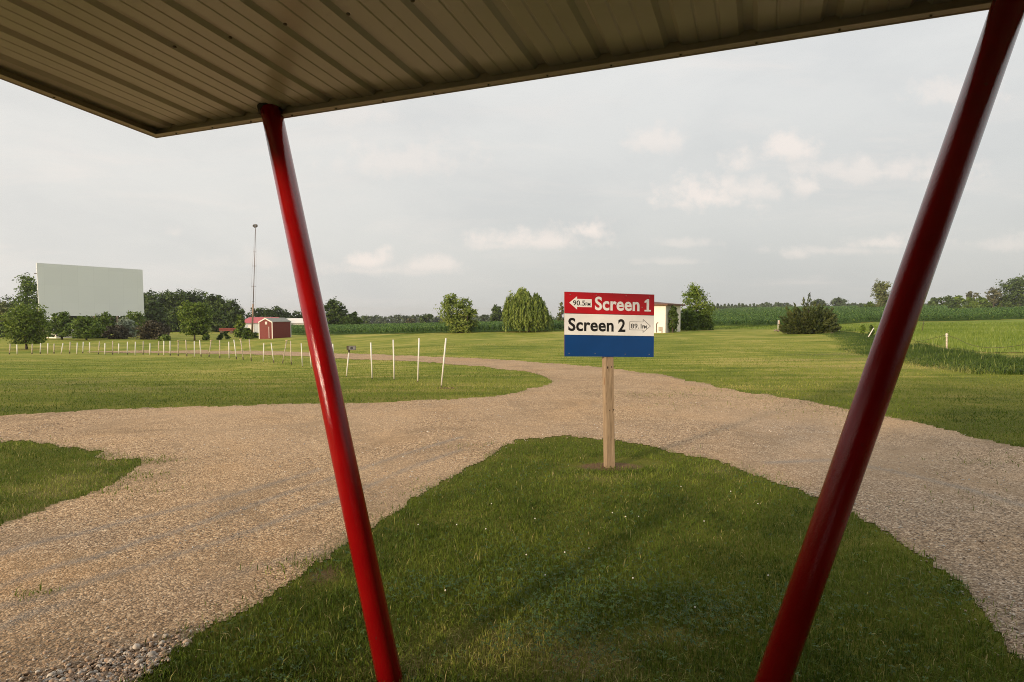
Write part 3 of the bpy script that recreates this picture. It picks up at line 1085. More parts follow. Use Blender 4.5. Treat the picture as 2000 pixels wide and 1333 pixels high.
def b_red(t, b, vec):
    n = t.noise(vec, 3.0, 4, 0.6)
    c = t.ramp(n, [(0.3, (0.21, 0.002, 0.004)), (0.7, (0.29, 0.004, 0.005))])
    ch = t.smooth(t.noise(vec, 24.0, 4, .7), .66, .70)
    c = t.mix(t.math('MULTIPLY', ch, .5), c, (0.11, 0.03, 0.02))
    t.l(c, b.inputs['Base Color'])
    bp = t.n('ShaderNodeBump')
    bp.inputs['Strength'].default_value = 0.32
    bp.inputs['Distance'].default_value = 0.002
    t.l(t.math('ADD', t.noise(vec, 420.0, 2, .5), t.math('MULTIPLY', t.noise(vec, 90., 3, .6), 1.6)), bp.inputs['Height'])
    t.l(bp.outputs[0], b.inputs['Normal'])


M_RED = principled('red_gloss_paint', b_red, rough=0.10, spec=0.36)
CO = P(305, 268, 3.5)
dd = ray(1965, 10)
DO = EYE + dd * ((CO[2] - EYE[2]) / dd[2])
ev = (DO - CO) / np.linalg.norm(DO - CO)
rv = ray(1490, 720)
rv = rv / np.linalg.norm(rv)
bk = -rv                                  # towards the building, rising
nv = np.cross(ev, bk)
nv = nv / np.linalg.norm(nv)
if nv[2] < 0:
    nv = -nv
LEN, DEP = 7.6, 5.6
canopy = empty('canopy', (CO[0], CO[1], 0), 'cream ribbed metal roof canopy overhead carried by two slanting glossy red posts', 'canopy')


def cp(s, t, h):
    return CO + ev * s + bk * t + nv * h


prof = [(0.0, .045)]
s = 0.15
k = 0
while s < LEN - .2:
    c = .44 - .29 + .29 * k
    for (ds, h) in ((-.036, 0), (-.018, .019), (.018, .019), (.036, 0)):
        prof.append((c + ds, .045 + h))
    for m_ in (.105, .185):
        prof += [(c + m_ - .008, .045), (c + m_ - .003, .0485), (c + m_ + .003, .0485), (c + m_ + .008, .045)]
    k += 1
    s = c + .29
prof.append((LEN, .045))
V = []
for (s, h) in prof:
    for (t, hh_) in ((-.002, 0), (DEP, 0)):
        V.append(cp(s, t, h))
for (s, h) in prof:
    for (t, hh_) in ((-.002, 0), (DEP, 0)):
        V.append(cp(s, t, h + .004))
n = len(prof)
F = []
for i in range(n - 1):
    F.append((2 * i, 2 * i + 2, 2 * i + 3, 2 * i + 1))
    F.append((2 * n + 2 * i, 2 * n + 2 * i + 1, 2 * n + 2 * i + 3, 2 * n + 2 * i + 2))
roofp = mesh_np('roof_panel', V, F, M_PANEL, canopy)


def strip(mb, s0, s1, t0, t1, h0, h1):
    vs = [cp(s0, t0, h0), cp(s1, t0, h0), cp(s1, t1, h0), cp(s0, t1, h0), cp(s0, t0, h1), cp(s1, t0, h1), cp(s1, t1, h1), cp(s0, t1, h1)]
    mb.add(vs, [(0, 3, 2, 1), (4, 5, 6, 7), (0, 1, 5, 4), (1, 2, 6, 5), (2, 3, 7, 6), (3, 0, 4, 7)])


tr = MB()
strip(tr, -.012, LEN, -.010, -.006, -.003, .085)      # outer face
strip(tr, -.008, LEN, -.006, .030, 0, .003)           # lip under the edge
front_trim = tr.build('edge_trim', M_TRIM, canopy)
tr = MB()
strip(tr, -.012, -.008, -.006, DEP, -.003, .085)
strip(tr, -.008, .040, .0305, DEP, .0002, .0032)
side_trim = tr.build('edge_trim', M_TRIM, canopy)
tr = MB()
strip(tr, 0, LEN, -.0055, -.003, .0035, .0445)
strip(tr, -.0075, -.004, .03, DEP, .0035, .0445)
tr.build('edge_channel', M_TRIM, canopy)
tr = MB()
strip(tr, -.008, LEN, -.005, DEP, .0852, .12)          # roof deck above
tr.build('roof_deck', M_TRIM, canopy)
scr0 = None
for kk in range(15):
    q = cp(.44 - .29 + .29 * kk + .03, .008, -.003)
    sm = MB()
    if scr0 is None:
        sm.sphere((0, 0, 0), .0055, 8, 4, (1, 1, .6))
        scr0 = sm.build('screw', M_SCREW, front_trim, True, world=False)
        scr = scr0
    else:
        scr = scr0.copy()
        COL.objects.link(scr)
        scr.parent = front_trim
    scr.location = Vector(q) - canopy.location
for kk in range(6):
    q = cp(.013, .55 + .62 * kk, -.002)
    scr = scr0.copy()
    COL.objects.link(scr)
    scr.parent = side_trim
    scr.location = Vector(q) - canopy.location
for (px, py) in [(341, 92), (450, 74), (557, 48), (680, 28), (806, 2)]:
    d = ray(px, py)
    t = np.dot(CO + nv * .044 - EYE, nv) / np.dot(d, nv)
    scr = scr0.copy()
    COL.objects.link(scr)
    scr.parent = roofp
    scr.location = Vector(EYE + d * t) - canopy.location
    scr.scale = (1.6, 1.6, 1.6)


def pole(pa, pb, r, name='support_post'):
    mb = MB()
    a, b = Vector(pa), Vector(pb)
    mb.tube([a, a.lerp(b, .5), b], r, 48)
    o = mb.build(name, M_RED, canopy, True)
    return o


# left post: (530,215) .. (762,1333); right post: (1990,~0) .. (1503,1333)
pt = cp(0, 0, 0)
def on_roof(px, py, h=.045):
    d = ray(px, py)
    t = np.dot(CO + nv * h - EYE, nv) / np.dot(d, nv)
    return EYE + d * t


topL = on_roof(529, 212)
botL = P(761, 1325, 2.44)
botL0 = topL + (botL - topL) * ((topL[2] + .02) / (topL[2] - botL[2]))
ptL = pole(botL0, topL, .0560)
topR = P(1996, -60, 1.93)
topR = topR + (0, 0, 0) if isinstance(topR, tuple) else topR
botR = P(1509, 1333, 1.80)
dR = topR - botR
tt = np.dot(CO + nv * .045 - botR, nv) / np.dot(dR, nv)
topR2 = botR + dR * tt
botR0 = botR - dR * ((botR[2] + .02) / dR[2])
topR2 = topR2 + (topR2 - botR0) * .06
ptR = pole(botR0, topR2, .0500)
for (po, tp, bt, r) in ((ptL, topL, botL0, .0560),):
    mb = MB()
    ax = Vector(tp - bt).normalized()
    mb.tube([Vector(tp) - ax * .012, Vector(tp) + ax * .02], r + .012, 40)
    mb.build('collar', M_DARKGAP, po, True)

# the building the canopy hangs on, behind the camera
M_BW = principled('painted_block_wall', color=(0.12, 0.10, 0.08), rough=.8, bump=.2)
wc = cp(0, 5.0, 0)
wall = MB()
d2 = np.array([ev[0], ev[1], 0])
b2 = np.array([-rv[0], -rv[1], 0])
b2 = b2 / np.linalg.norm(b2)
c0 = np.array([wc[0], wc[1], 0]) + d2 * .50
vs = []
for z in (-.1, wc[2] + .12):
    for (s, t) in ((0, 0), (12, 0), (12, 6), (0, 6)):
        qq = c0 + d2 * s + b2 * t
        vs.append((qq[0], qq[1], z))
wall.add(vs, [(0, 3, 2, 1), (4, 5, 6, 7), (0, 1, 5, 4), (1, 2, 6, 5), (2, 3, 7, 6), (3, 0, 4, 7)])
wall.build('building_wall', M_BW, canopy)

# ------------------------------------------------------------------ direction sign
def b_wood(t, b, vec):
    mp = t.n('ShaderNodeMapping')
    mp.inputs['Scale'].default_value = (14, 14, 0.8)
    t.l(vec, mp.inputs[0])
    n = t.noise(mp.outputs[0], 4.0, 5, 0.65, 1.2)
    c = t.ramp(n, [(0.3, (0.17, 0.12, 0.075)), (0.5, (0.30, 0.215, 0.135)), (0.68, (0.40, 0.29, 0.19))])
    kn = t.n('ShaderNodeTexVoronoi')
    kn.inputs['Scale'].default_value = 3.2
    mp2 = t.n('ShaderNodeMapping')
    mp2.inputs['Scale'].default_value = (1, 1, .6)
    t.l(vec, mp2.inputs[0])
    t.l(mp2.outputs[0], kn.inputs['Vector'])
    c = t.mix(t.math('SUBTRACT', 1.0, t.smooth(kn.outputs['Distance'], .02, .05)), c, (0.07, 0.04, 0.025))
    t.l(c, b.inputs['Base Color'])


M_WOOD = principled('treated_post_wood', b_wood, rough=.85, spec=.15, bump=.3, bscale=40, bdist=.003)
M_SR = principled('sign_red', color=(0.42, 0.006, 0.012), rough=.35, spec=.4, var=.10, vscale=3.0, bump=.05, bscale=8)
M_SW = principled('sign_white', color=(0.74, 0.725, 0.69), rough=.4, spec=.4, var=.10, vscale=3.0, bump=.05, bscale=8)
M_SB = principled('sign_blue', color=(0.004, 0.045, 0.17), rough=.35, spec=.4, var=.10, vscale=3.0, bump=.05, bscale=8)
M_SK = principled('sign_black', color=(0.012, 0.011, 0.010), rough=.45, spec=.3)
M_PLY = principled('sign_plywood_edge', color=(0.20, 0.10, 0.07), rough=.8)
TLY = 5.83
TL = P(1102.4, 570.1, TLY)


def depth_for(px, py, base, tanyaw):
    d = ray(px, py)
    ax = d[0] / d[1]
    # X = ax*Y, on the line through base running (sin, cos) of the board
    kx = 1.0 / tanyaw
    Yq = (base[0] - kx * base[1]) / (ax - kx)
    return P(px, py, Yq)


TY = math.tan(R(12.0))
TRc = depth_for(1277.7, 575.8, TL, TY)
BL = depth_for(1102.2, 696.4, TL, TY)
BR = depth_for(1276.3, 697.9, TL, TY)
bn = np.cross(TRc - TL, BL - TL)
bn = bn / np.linalg.norm(bn)
if bn[1] > 0:
    bn = -bn


def sp(u, v, off=0.0):
    return (TL * (1 - u) + TRc * u) * (1 - v) + (BL * (1 - u) + BR * u) * v + bn * off


sign = empty('direction_sign', SIGNB, 'red white and blue direction sign for both screens on a square wooden post', 'sign')


def plate(mb, u0, u1, v0, v1, o0, o1):
    vs = [sp(u0, v0, o0), sp(u1, v0, o0), sp(u1, v1, o0), sp(u0, v1, o0), sp(u0, v0, o1), sp(u1, v0, o1), sp(u1, v1, o1), sp(u0, v1, o1)]
    mb.add(vs, [(0, 1, 2, 3), (7, 6, 5, 4), (4, 5, 1, 0), (5, 6, 2, 1), (6, 7, 3, 2), (7, 4, 0, 3)])


mb = MB()
plate(mb, .002, .998, .002, .998, -.016, 0)
back = mb.build('backing_board', M_PLY, sign)
panels = {}
for nm, v0, v1, mt in (('red_panel', 0, .330, M_SR), ('white_panel', .336, .663, M_SW), ('blue_panel', .669, 1.0, M_SB)):
    mb = MB()
    plate(mb, 0, 1, v0, v1, 0.001, .005)
    panels[nm] = mb.build(nm, mt, sign)
mb = MB()
plate(mb, 0.001, .999, .3302, .3358, .001, .0035)
plate(mb, 0.001, .999, .6632, .6688, .001, .0035)
mb.build('gap_shade_strip', M_SK, sign)  # black strips paint the shadow lines in the gaps between the panels


def flat_shape(name, pts, off, thick, mat, parent):
    """a cut vinyl shape on the board; pts in board coordinates"""
    mb = MB()
    n = len(pts)
    vs = [sp(u, v, off + thick) for u, v in pts] + [sp(u, v, off) for u, v in pts]
    mb.add(vs, [tuple(range(n))] + [(i, i + n, (i + 1) % n + n, (i + 1) % n) for i in range(n)])
    return mb.build(name, mat, parent)


ARW1 = [(.05, .167), (.135, .066), (.135, .105), (.296, .105), (.296, .229), (.135, .231), (.135, .27)]
flat_shape('arrow', ARW1, .005, .0008, M_SW, panels['red_panel'])
ARW2 = [(.719, .438), (.871, .438), (.871, .394), (.961, .503), (.871, .613), (.871, .572), (.719, .572)]
mb = MB()
n = len(ARW2)
cx, cy = .84, .504
inner = []
wl, hl = .0035, .0048
pts = np.array(ARW2)
for i in range(n):
    p0, p1, p2 = pts[i - 1], pts[i], pts[(i + 1) % n]
    e1 = (p1 - p0) / np.linalg.norm(p1 - p0)
    e2 = (p2 - p1) / np.linalg.norm(p2 - p1)
    n1_, n2_ = np.array([-e1[1], e1[0]]), np.array([-e2[1], e2[0]])
    bis = n1_ + n2_
    bis = bis / np.dot(bis, n1_)
    inner.append(p1 + bis * .0050)
vs = [sp(u, v, .0058) for u, v in ARW2] + [sp(u, v, .0058) for u, v in inner]
mb.add(vs, [(i, i + n, (i + 1) % n + n, (i + 1) % n) for i in range(n)])
mb.build('arrow', M_SK, panels['white_panel'])


def lettering(text, u0, u1, v0, v1, mat, parent, bold=0.0, off=.0059, foot=False):
    cu_ = bpy.data.curves.new('txt', 'FONT')
    cu_.body = text
    cu_.size = 1.0
    cu_.offset = bold
    cu_.resolution_u = 4
    cu_.space_character = 1.0 + bold * 1.2
    ob = bpy.data.objects.new('txt', cu_)
    COL.objects.link(ob)
    dg = bpy.context.evaluated_depsgraph_get()
    dg.update()
    me = bpy.data.meshes.new_from_object(ob.evaluated_get(dg))
    bpy.data.objects.remove(ob)
    co = np.array([v.co[:] for v in me.vertices])
    polys = [tuple(p.vertices) for p in me.polygons]
    bpy.data.meshes.remove(me)
    mn, mx = co.min(0), co.max(0)
    U_ = u0 + (co[:, 0] - mn[0]) / (mx[0] - mn[0]) * (u1 - u0)
    V_ = v1 - (co[:, 1] - mn[1]) / (mx[1] - mn[1]) * (v1 - v0)
    vs = [sp(a, b, off) for a, b in zip(U_, V_)]
    mb = MB()
    mb.add(vs, polys)
    if foot:
        h = (v1 - v0) * .13
        x0, x1 = foot
        mb.add([sp(a, b, off + .0002) for a, b in ((x0, v1 - h), (x1, v1 - h), (x1, v1), (x0, v1))], [(0, 1, 2, 3)])
    o = mb.build('lettering', mat, parent)
    return o


lettering('Screen', .330, .830, .060, .274, M_SW, panels['red_panel'], .026)
flat_shape('lettering', [(.888, .272), (.888, .247), (.912, .247), (.912, .128), (.888, .136), (.888, .112), (.918, .076), (.940, .076), (.940, .247), (.962, .247), (.962, .272)], .005, .0009, M_SW, panels['red_panel'])
lettering('90.5', .091, .222, .128, .208, M_SK, panels['red_panel'], .012, off=.0066)
lettering('FM', .227, .281, .158, .210, M_SK, panels['red_panel'], .02, off=.0066)
lettering('Screen', .040, .540, .400, .606, M_SK, panels['white_panel'], .026)
lettering('2', .590, .672, .402, .606, M_SK, panels['white_panel'], .026)
lettering('89.1', .733, .855, .470, .547, M_SK, panels['white_panel'], .005)
lettering('FM', .864, .915, .494, .545, M_SK, panels['white_panel'], .02)
M_BOLT = principled('sign_bolt', color=(0.35, 0.30, 0.27), rough=.4, metal=.7)
for (u, v, pn) in [(.06, .04, 'red_panel'), (.344, .04, 'red_panel'), (.677, .035, 'red_panel'), (.946, .042, 'red_panel'), (.86, .21, 'red_panel'),
                   (.05, .957, 'blue_panel'), (.335, .955, 'blue_panel'), (.672, .957, 'blue_panel'), (.947, .957, 'blue_panel')]:
    mb = MB()
    mb.sphere(sp(u, v, .006), .0048, 8, 4, (1, .6, 1))
    mb.build('bolt', M_BOLT, panels[pn], True)
mb = MB()
yaw = math.atan2((TRc - TL)[1], (TRc - TL)[0])
off_ = -.016 - .047
tpc = P(1186.5, 700, 5.99)
mid_top = sp(.5, .3, off_)
base_p = np.array([SIGNB[0] + .01, SIGNB[1] + .045, -.1])
a = Vector(base_p)
b = Vector((sp(.49, .5, off_)[0], sp(.49, .5, off_)[1], sp(.5, .12)[2]))
ax = (b - a).normalized()
bx = Vector((math.cos(yaw), math.sin(yaw), 0))
by = ax.cross(bx).normalized()
bx = by.cross(ax)
Mx = Matrix((bx, by, ax)).transposed()
mb.box((a + b) / 2, (.096, .092, (b - a).length), M=Mx)
post = mb.build('post', M_WOOD, sign)
bm_ = post.modifiers.new('bevel', 'BEVEL')
bm_.width = .005
bm_.segments = 2
M_KNOT = principled('knot_and_nail', color=(0.035, 0.02, 0.012), rough=.9)
for (dx_, z_, r_, hz_) in ((-.022, 1.075, .0075, 1.9), (.022, 1.08, .006, 1.3), (-.006, .62, .0055, 1.0), (.036, .622, .006, 1.4), (.030, .60, .004, 1.2)):
    f_ = (z_ - a.z) / (b.z - a.z)
    c_ = a.lerp(b, f_) + bx * dx_ + Vector(bn) * .0462
    mb = MB()
    mb.sphere(c_, r_, 8, 5, (1, .3, hz_))
    mb.build('knot', M_KNOT, post, True)
mb = MB()
f_ = (.93 - a.z) / (b.z - a.z)
mb.sphere(a.lerp(b, f_) - bx * .0482 + Vector(bn) * .012, .011, 8, 6, (.25, .5, 4.2))
mb.build('rust_streak', principled('rust_streak', color=(0.20, 0.07, 0.02), rough=.9), post, True)

# ------------------------------------------------------------------ row of posts on the left lawn
M_WP = principled('white_post_paint', color=(0.72, 0.68, 0.60), rough=.5, var=.08, vscale=9)
M_OP = principled('old_post_paint', color=(0.50, 0.42, 0.32), rough=.7, var=.4, vscale=14)
M_RUST = principled('rusty_steel', color=(0.09, 0.07, 0.045), rough=.85, var=.3)
M_CAPM = principled('speaker_cap', color=(0.50, 0.38, 0.22), rough=.6)
POSTS = [  # base px, top px, kind (w white, o old with dark stub, c capped old)
    (862, 756, 871, 661, 'w'), (816, 746.5, 818.5, 661, 'w'), (770, 742.5, 768, 664, 'w'), (727, 740.5, 724, 669.5, 'w'), (676.5, 736, 681.5, 687, 's'),
    (653, 727, 650, 672, 'w'), (608.5, 719, 604, 676, 'w'), (590.7, 716.5, 588.3, 671, 'w'), (569, 713.5, 567.4, 666, 'o'), (551.9, 710.5, 559.7, 666, 'c'),
    (535, 709.5, 529.5, 670, 'o'), (514.3, 707.3, 515.3, 671, 'w'), (491, 706, 486.7, 663.5, 'o'), (475, 703.3, 470, 663.5, 'c'), (462, 702.3, 456.8, 664, 'o'),
    (447.7, 700.8, 446.8, 668, 'w'), (429.4, 700.5, 429, 665, 'o'), (408, 698, 412.3, 665.7, 'c'), (392.8, 697, 389.8, 665, 'o'), (380, 698, 379.5, 667, 'w'),
    (365, 696.5, 362.6, 664, 'o'), (348, 695.5, 348, 666.5, 'c'), (332.5, 695, 332, 666.4, 'o'), (320, 695, 320, 666.4, 'w'), (309.7, 694.4, 310, 667, 'o'),
    (292.9, 694, 293, 671, 'w'), (279.4, 693, 279.8, 667, 'o'), (264, 694, 264.5, 668, 'w'), (248.8, 693, 249, 668, 'o'), (231.6, 692, 232, 671.4, 'w'),
    (220, 693, 220, 666.7, 'o'), (205, 693.3, 205, 671, 'w'), (192, 692.3, 194.4, 667.5, 'o'), (175, 690.5, 175, 669, 'w'), (161.6, 690.5, 162.8, 668, 'o'),
    (150, 692.6, 151, 669.7, 'w'), (136, 691, 137, 668, 'o'), (119.6, 691.5, 123, 671, 'w'), (105.4, 691, 105.6, 671.8, 'o'), (93, 692.5, 93.4, 671, 'w'),
    (78.6, 691.5, 79.4, 671, 'o'), (62.4, 692.3, 63, 672, 'o'), (33.7, 692.5, 32.8, 673.5, 'w'), (18.4, 692.6, 19.9, 671.8, 'o')]
ORD = ['first', 'second', 'third', 'fourth', 'fifth', 'sixth', 'seventh', 'eighth', 'ninth', 'tenth', 'eleventh', 'twelfth', 'thirteenth', 'fourteenth', 'fifteenth',
       'sixteenth', 'seventeenth', 'eighteenth', 'nineteenth', 'twentieth', 'twenty-first', 'twenty-second', 'twenty-third', 'twenty-fourth', 'twenty-fifth']
cw = co_ = 0
for (bx_, by_, tx_, ty_, kd) in POSTS:
    g = G(bx_, by_)
    top = P(tx_, ty_, g[1])
    r = max(.018, g[1] * .0008)
    lean = 'leaning right' if (tx_ - bx_) / (by_ - ty_) > .07 else ('leaning left' if (bx_ - tx_) / (by_ - ty_) > .07 else 'upright')
    if kd in 'ws':
        cw += 1
        if kd == 's':
            lab = 'white post carrying a small dark box sign with a round symbol on top'
        else:
            lab = 'slim white %s post on the left lawn, %s white one from the right' % (lean, ORD[cw - 1])
            if cw == 1:
                lab = 'slim white post nearest the gravel fork, rightmost and tallest of the row'
        e = empty('white_post', g, lab, 'post', 'white and weathered posts in a row on the left lawn')
        mt = M_WP
    else:
        co_ += 1
        lab = 'weathered brownish %s speaker post, %s weathered one from the right end' % (lean + (' capped' if kd == 'c' else ''), ORD[co_ - 1])
        e = empty('speaker_post', g, lab, 'post', 'white and weathered posts in a row on the left lawn')
        mt = M_OP if co_ % 3 or kd == 'c' else M_WP
    A_, B_ = Vector(g), Vector(top)
    cut = .05 if kd in 'ws' else .14
    mb = MB()
    mb.tube([A_.lerp(B_, cut * .6), A_.lerp(B_, .5), B_], r, 10)
    mb.build('pipe', mt, e, True)
    mb = MB()
    mb.tube([A_.lerp(B_, -.08), A_.lerp(B_, cut)], r * (.8 if kd in 'ws' else 1.15), 8)
    mb.build('ground_stub', M_RUST, e, True)
    if kd == 'c':
        mb = MB()
        mb.sphere((B_.x, B_.y, B_.z), r * 2.4, 8, 5, (1.2, 1.2, .55))
        mb.build('cap', M_CAPM, e, True)
    if kd == 's':
        mb = MB()
        yw = R(14)
        c = Vector(P(686, 680, g[1]))
        mb.box((B_.x + .005, B_.y, B_.z + .02), (.05, .05, .10), yw)
        brk = mb.build('bracket', M_RUST, e)
        mb = MB()
        mb.box(c, (.255, .10, .125), yw)
        bxo = mb.build('sign_box', M_RUST, e)
        co3, si3 = math.cos(yw), math.sin(yw)
        fx, fy = Vector((co3, si3, 0)), Vector((si3, -co3, 0))
        mb = MB()
        mb.box(c + fx * .025 + fy * .052, (.19, .006, .095), yw)
        mb.build('face_plate', principled('plate_grey', color=(.22, .21, .20), rough=.6), bxo)
        # round symbol with a leaf-like tip, as on the plate
        mb = MB()
        cc_ = c + fx * .012 + fy * .056
        vs, fs = [], []
        m_ = 20
        for i in range(m_):
            a = 2 * math.pi * i / m_
            ro = .036 * (1 + (.45 if abs(a - math.pi * .40) < .25 else 0))
            for rr_ in (ro, .012):
                vs.append(cc_ + fx * (rr_ * math.cos(a)) + Vector((0, 0, rr_ * math.sin(a) * .9)))
        for i in range(m_):
            j = (i + 1) % m_
            fs.append((2 * i, 2 * i + 1, 2 * j + 1, 2 * j))
        mb.add(vs, fs)
        mb.build('symbol', M_SK, bxo)

# ------------------------------------------------------------------ trees
M_BARK = principled('bark', color=(0.085, 0.065, 0.05), rough=.95, var=.35, vscale=5, bump=.6, bscale=18, bdist=.03)
M_BARKL = principled('pale_bark', color=(0.20, 0.155, 0.12), rough=.95, var=.3, vscale=5)
LM = {
    'oak': leaf_mat('leaf_dark_oak', (0.0267, 0.0468, 0.0081), (0.0535, 0.0879, 0.0135), (0.1040, 0.1489, 0.0243), .15, .8),
    'green': leaf_mat('leaf_green', (0.0466, 0.0817, 0.0081), (0.0931, 0.1485, 0.0162), (0.1786, 0.2451, 0.0297), .25, .8),
    'bright': leaf_mat('leaf_bright', (0.0607, 0.1013, 0.0108), (0.1215, 0.1823, 0.0216), (0.2295, 0.2835, 0.0432), .3, .8),
    'willow': leaf_mat('leaf_willow', (0.0878, 0.1294, 0.0194), (0.1756, 0.2341, 0.0411), (0.3261, 0.3696, 0.0847), .3, .9),
    'silver': leaf_mat('leaf_silver', (0.1350, 0.1755, 0.1215), (0.2700, 0.3105, 0.2160), (0.4590, 0.4995, 0.3780), .2, 1.2),
    'rust': leaf_mat('leaf_rust', (0.0304, 0.0248, 0.0135), (0.0659, 0.0528, 0.0270), (0.1114, 0.1010, 0.0432), .15, 1.2),
    'cedar': leaf_mat('leaf_cedar', (0.0238, 0.0367, 0.0073), (0.0540, 0.0711, 0.0146), (0.1134, 0.1205, 0.0316), .1, 1.4),
    'far': leaf_mat('leaf_far', (0.0378, 0.0607, 0.0243), (0.0607, 0.0878, 0.0351), (0.1013, 0.1323, 0.0540), .1, .3),
    'farred': leaf_mat('leaf_far_red', (0.0540, 0.0607, 0.0297), (0.0972, 0.1013, 0.0432), (0.1512, 0.1350, 0.0675), .1, .3),
    'olive': leaf_mat('leaf_olive', (0.0810, 0.1013, 0.0270), (0.1485, 0.1688, 0.0540), (0.2295, 0.2430, 0.0945), .2, .8),
}


def leaves(C, out, size, r, elong=1.5, droop=0.0, flat=.5):
    """quads at C facing roughly out"""
    n = len(C)
    nn = out + rng.normal(0, .75, (n, 3))
    nn /= np.linalg.norm(nn, axis=1)[:, None] + 1e-9
    t = rng.normal(0, 1, (n, 3))
    t[:, 2] -= droop
    t -= nn * (t * nn).sum(1)[:, None]
    t /= np.linalg.norm(t, axis=1)[:, None] + 1e-9
    b = np.cross(nn, t)
    s = (size * rng.uniform(.6, 1.35, n))[:, None]
    V = np.stack([C - t * s * elong * .5, C + b * s * .5, C + t * s * elong * .5, C - b * s * .5], 1)
    return V.reshape(-1, 3)


def prof_r(kind, t):
    if kind == 'round':
        return np.sqrt(np.clip(1 - (2 * t - 1) ** 2, 0, 1)) ** .8
    if kind == 'oval':
        return np.clip(np.sin(np.pi * np.clip(t, 0, 1) ** .62), 0, 1) ** .75
    if kind == 'dome':
        return np.clip(1 - t ** 2.4, 0, 1) ** .6
    if kind == 'cone':
        return np.clip(1 - t, 0, 1) ** .75 * np.clip(.55 + t * 2.2, 0, 1)
    if kind == 'vase':
        return np.clip(.45 + .75 * t, 0, 1) * np.sqrt(np.clip(1 - ((t - .45) / .58) ** 2, 0, 1))
    return np.ones_like(t)


def crown_np(base, w_, d_, h, kind, n_leaf, size, lumps=16, loose=.5, droop=0., elong=1.5, r=None):
    """leaf faces of one crown: lumps inside the outline, clumps on each lump, leaves in each clump"""
    t = (np.arange(lumps) + rng.uniform(0, 1, lumps)) / lumps
    t = t * .86 + .05
    a = rng.uniform(0, 6.28, lumps) + np.arange(lumps) * 2.4
    pr = prof_r(kind, t)
    lr = np.clip(rng.uniform(.15, .25, lumps) * (.55 + .6 * pr), .08, .3)
    off = np.clip(pr * .5 - lr * .8, 0, 1) * rng.uniform(.55, 1.0, lumps)
    cx, cy, cz = np.cos(a) * off * w_, np.sin(a) * off * d_, t * h
    cz = np.clip(cz, lr * h * .55, h * (1 - .02) - lr * h * .5)
    ncl = 16
    D = rng.normal(0, 1, (lumps, ncl, 3))
    D /= np.linalg.norm(D, axis=2)[..., None]
    rad3 = np.stack([lr * w_, lr * d_, lr * min(h, w_ * 1.4)], 1)
    cc = np.stack([cx, cy, cz], 1)[:, None, :] + D * rad3[:, None, :] * rng.uniform(.55, 1.0, (lumps, ncl, 1))
    cc = cc.reshape(-1, 3)
    DD = D.reshape(-1, 3)
    crad = np.repeat(lr, ncl) * (w_ + min(h, w_ * 1.4)) / 2 * rng.uniform(.30, .55, lumps * ncl)
    per = max(1, int(n_leaf / len(cc)))
    q = rng.normal(0, loose, (len(cc), per, 3)) * crad[:, None, None]
    q[..., 2] *= .7
    C = (cc[:, None, :] + q).reshape(-1, 3)
    O = np.repeat(DD, per, 0) + np.array([0, 0, .5])
    tint = np.repeat(rng.uniform(0, 1, len(cc)), per) * .55 + rng.uniform(0, .45, len(C))
    C[:, 2] = np.maximum(C[:, 2], 0.05)
    C = C + np.asarray(base)
    V = leaves(C, O, size, rng, elong, droop)
    return V, tint


def quads(nq):
    return np.arange(nq * 4).reshape(-1, 4)


def trunk_mb(base, h, r0, bend=.05, limbs=4, w_=1.0, th=.25):
    mb = MB()
    b = Vector(base)
    pts, rs = [], []
    dx, dy = random.uniform(-bend, bend) * h, random.uniform(-bend, bend) * h
    for i in range(6):
        t = i / 5
        pts.append(b + Vector((dx * t * t, dy * t, h * t * .86 - .15 * (i == 0))))
        rs.append(r0 * (1 - .8 * t) * (1.35 if i == 0 else 1))
    mb.tube(pts, rs, 8)
    for k in range(limbs):
        t = random.uniform(th, .75)
        s = b + Vector((dx * t * t, dy * t, h * t * .86))
        a = random.uniform(0, 6.28)
        L = w_ * .38 * (1.1 - t * .6)
        e = s + Vector((math.cos(a) * L, math.sin(a) * L, L * .75))
        m = (s + e) / 2 + Vector((0, 0, -L * .06))
        mb.tube([s, m, e], [r0 * .45 * (1 - t * .5), r0 * .3 * (1 - t * .5), r0 * .1], 6)
    return mb


def tree(name, cx, base, top, wpx, Y, kind, leaf, label, cat='tree', n=3000, ls=1.0, lumps=16, trunk=.12, tr=.03, group=None, bark=None, loose=.5, droop=0., elong=1.5, depth=.9, limbs=4):
    """base: pixel row of the foot (or None: the foot stands on the terrain at depth Y); trunk: bare share of the height"""
    if Y is None:
        g = G(cx, base)
    else:
        X = (cx - 1000) / FPX * Y
        g = np.array([X, Y, float(terrain(X, Y))])
    Yd = g[1]
    zt = P(cx, top, Yd)[2]
    H = zt - g[2]
    W = wpx / FPX * Yd
    e = empty(name, g, label, cat, group)
    th = trunk * H
    size = 2.6 / FPX * Yd * ls
    V, T = crown_np((g[0], g[1], g[2] + th), W, W * depth, H - th, kind, n, size, lumps, loose, droop, elong)
    mesh_np('crown' if cat == 'tree' else 'foliage', V, quads(len(V) // 4), LM[leaf], e, attrs={'tint': np.repeat(T, 4)})
    trunk_mb(g, H, max(.05, H * tr), limbs=limbs, w_=W, th=max(.25, trunk)).build('trunk' if cat == 'tree' else 'stem', bark or M_BARK, e, True)
    return e, g, H, W


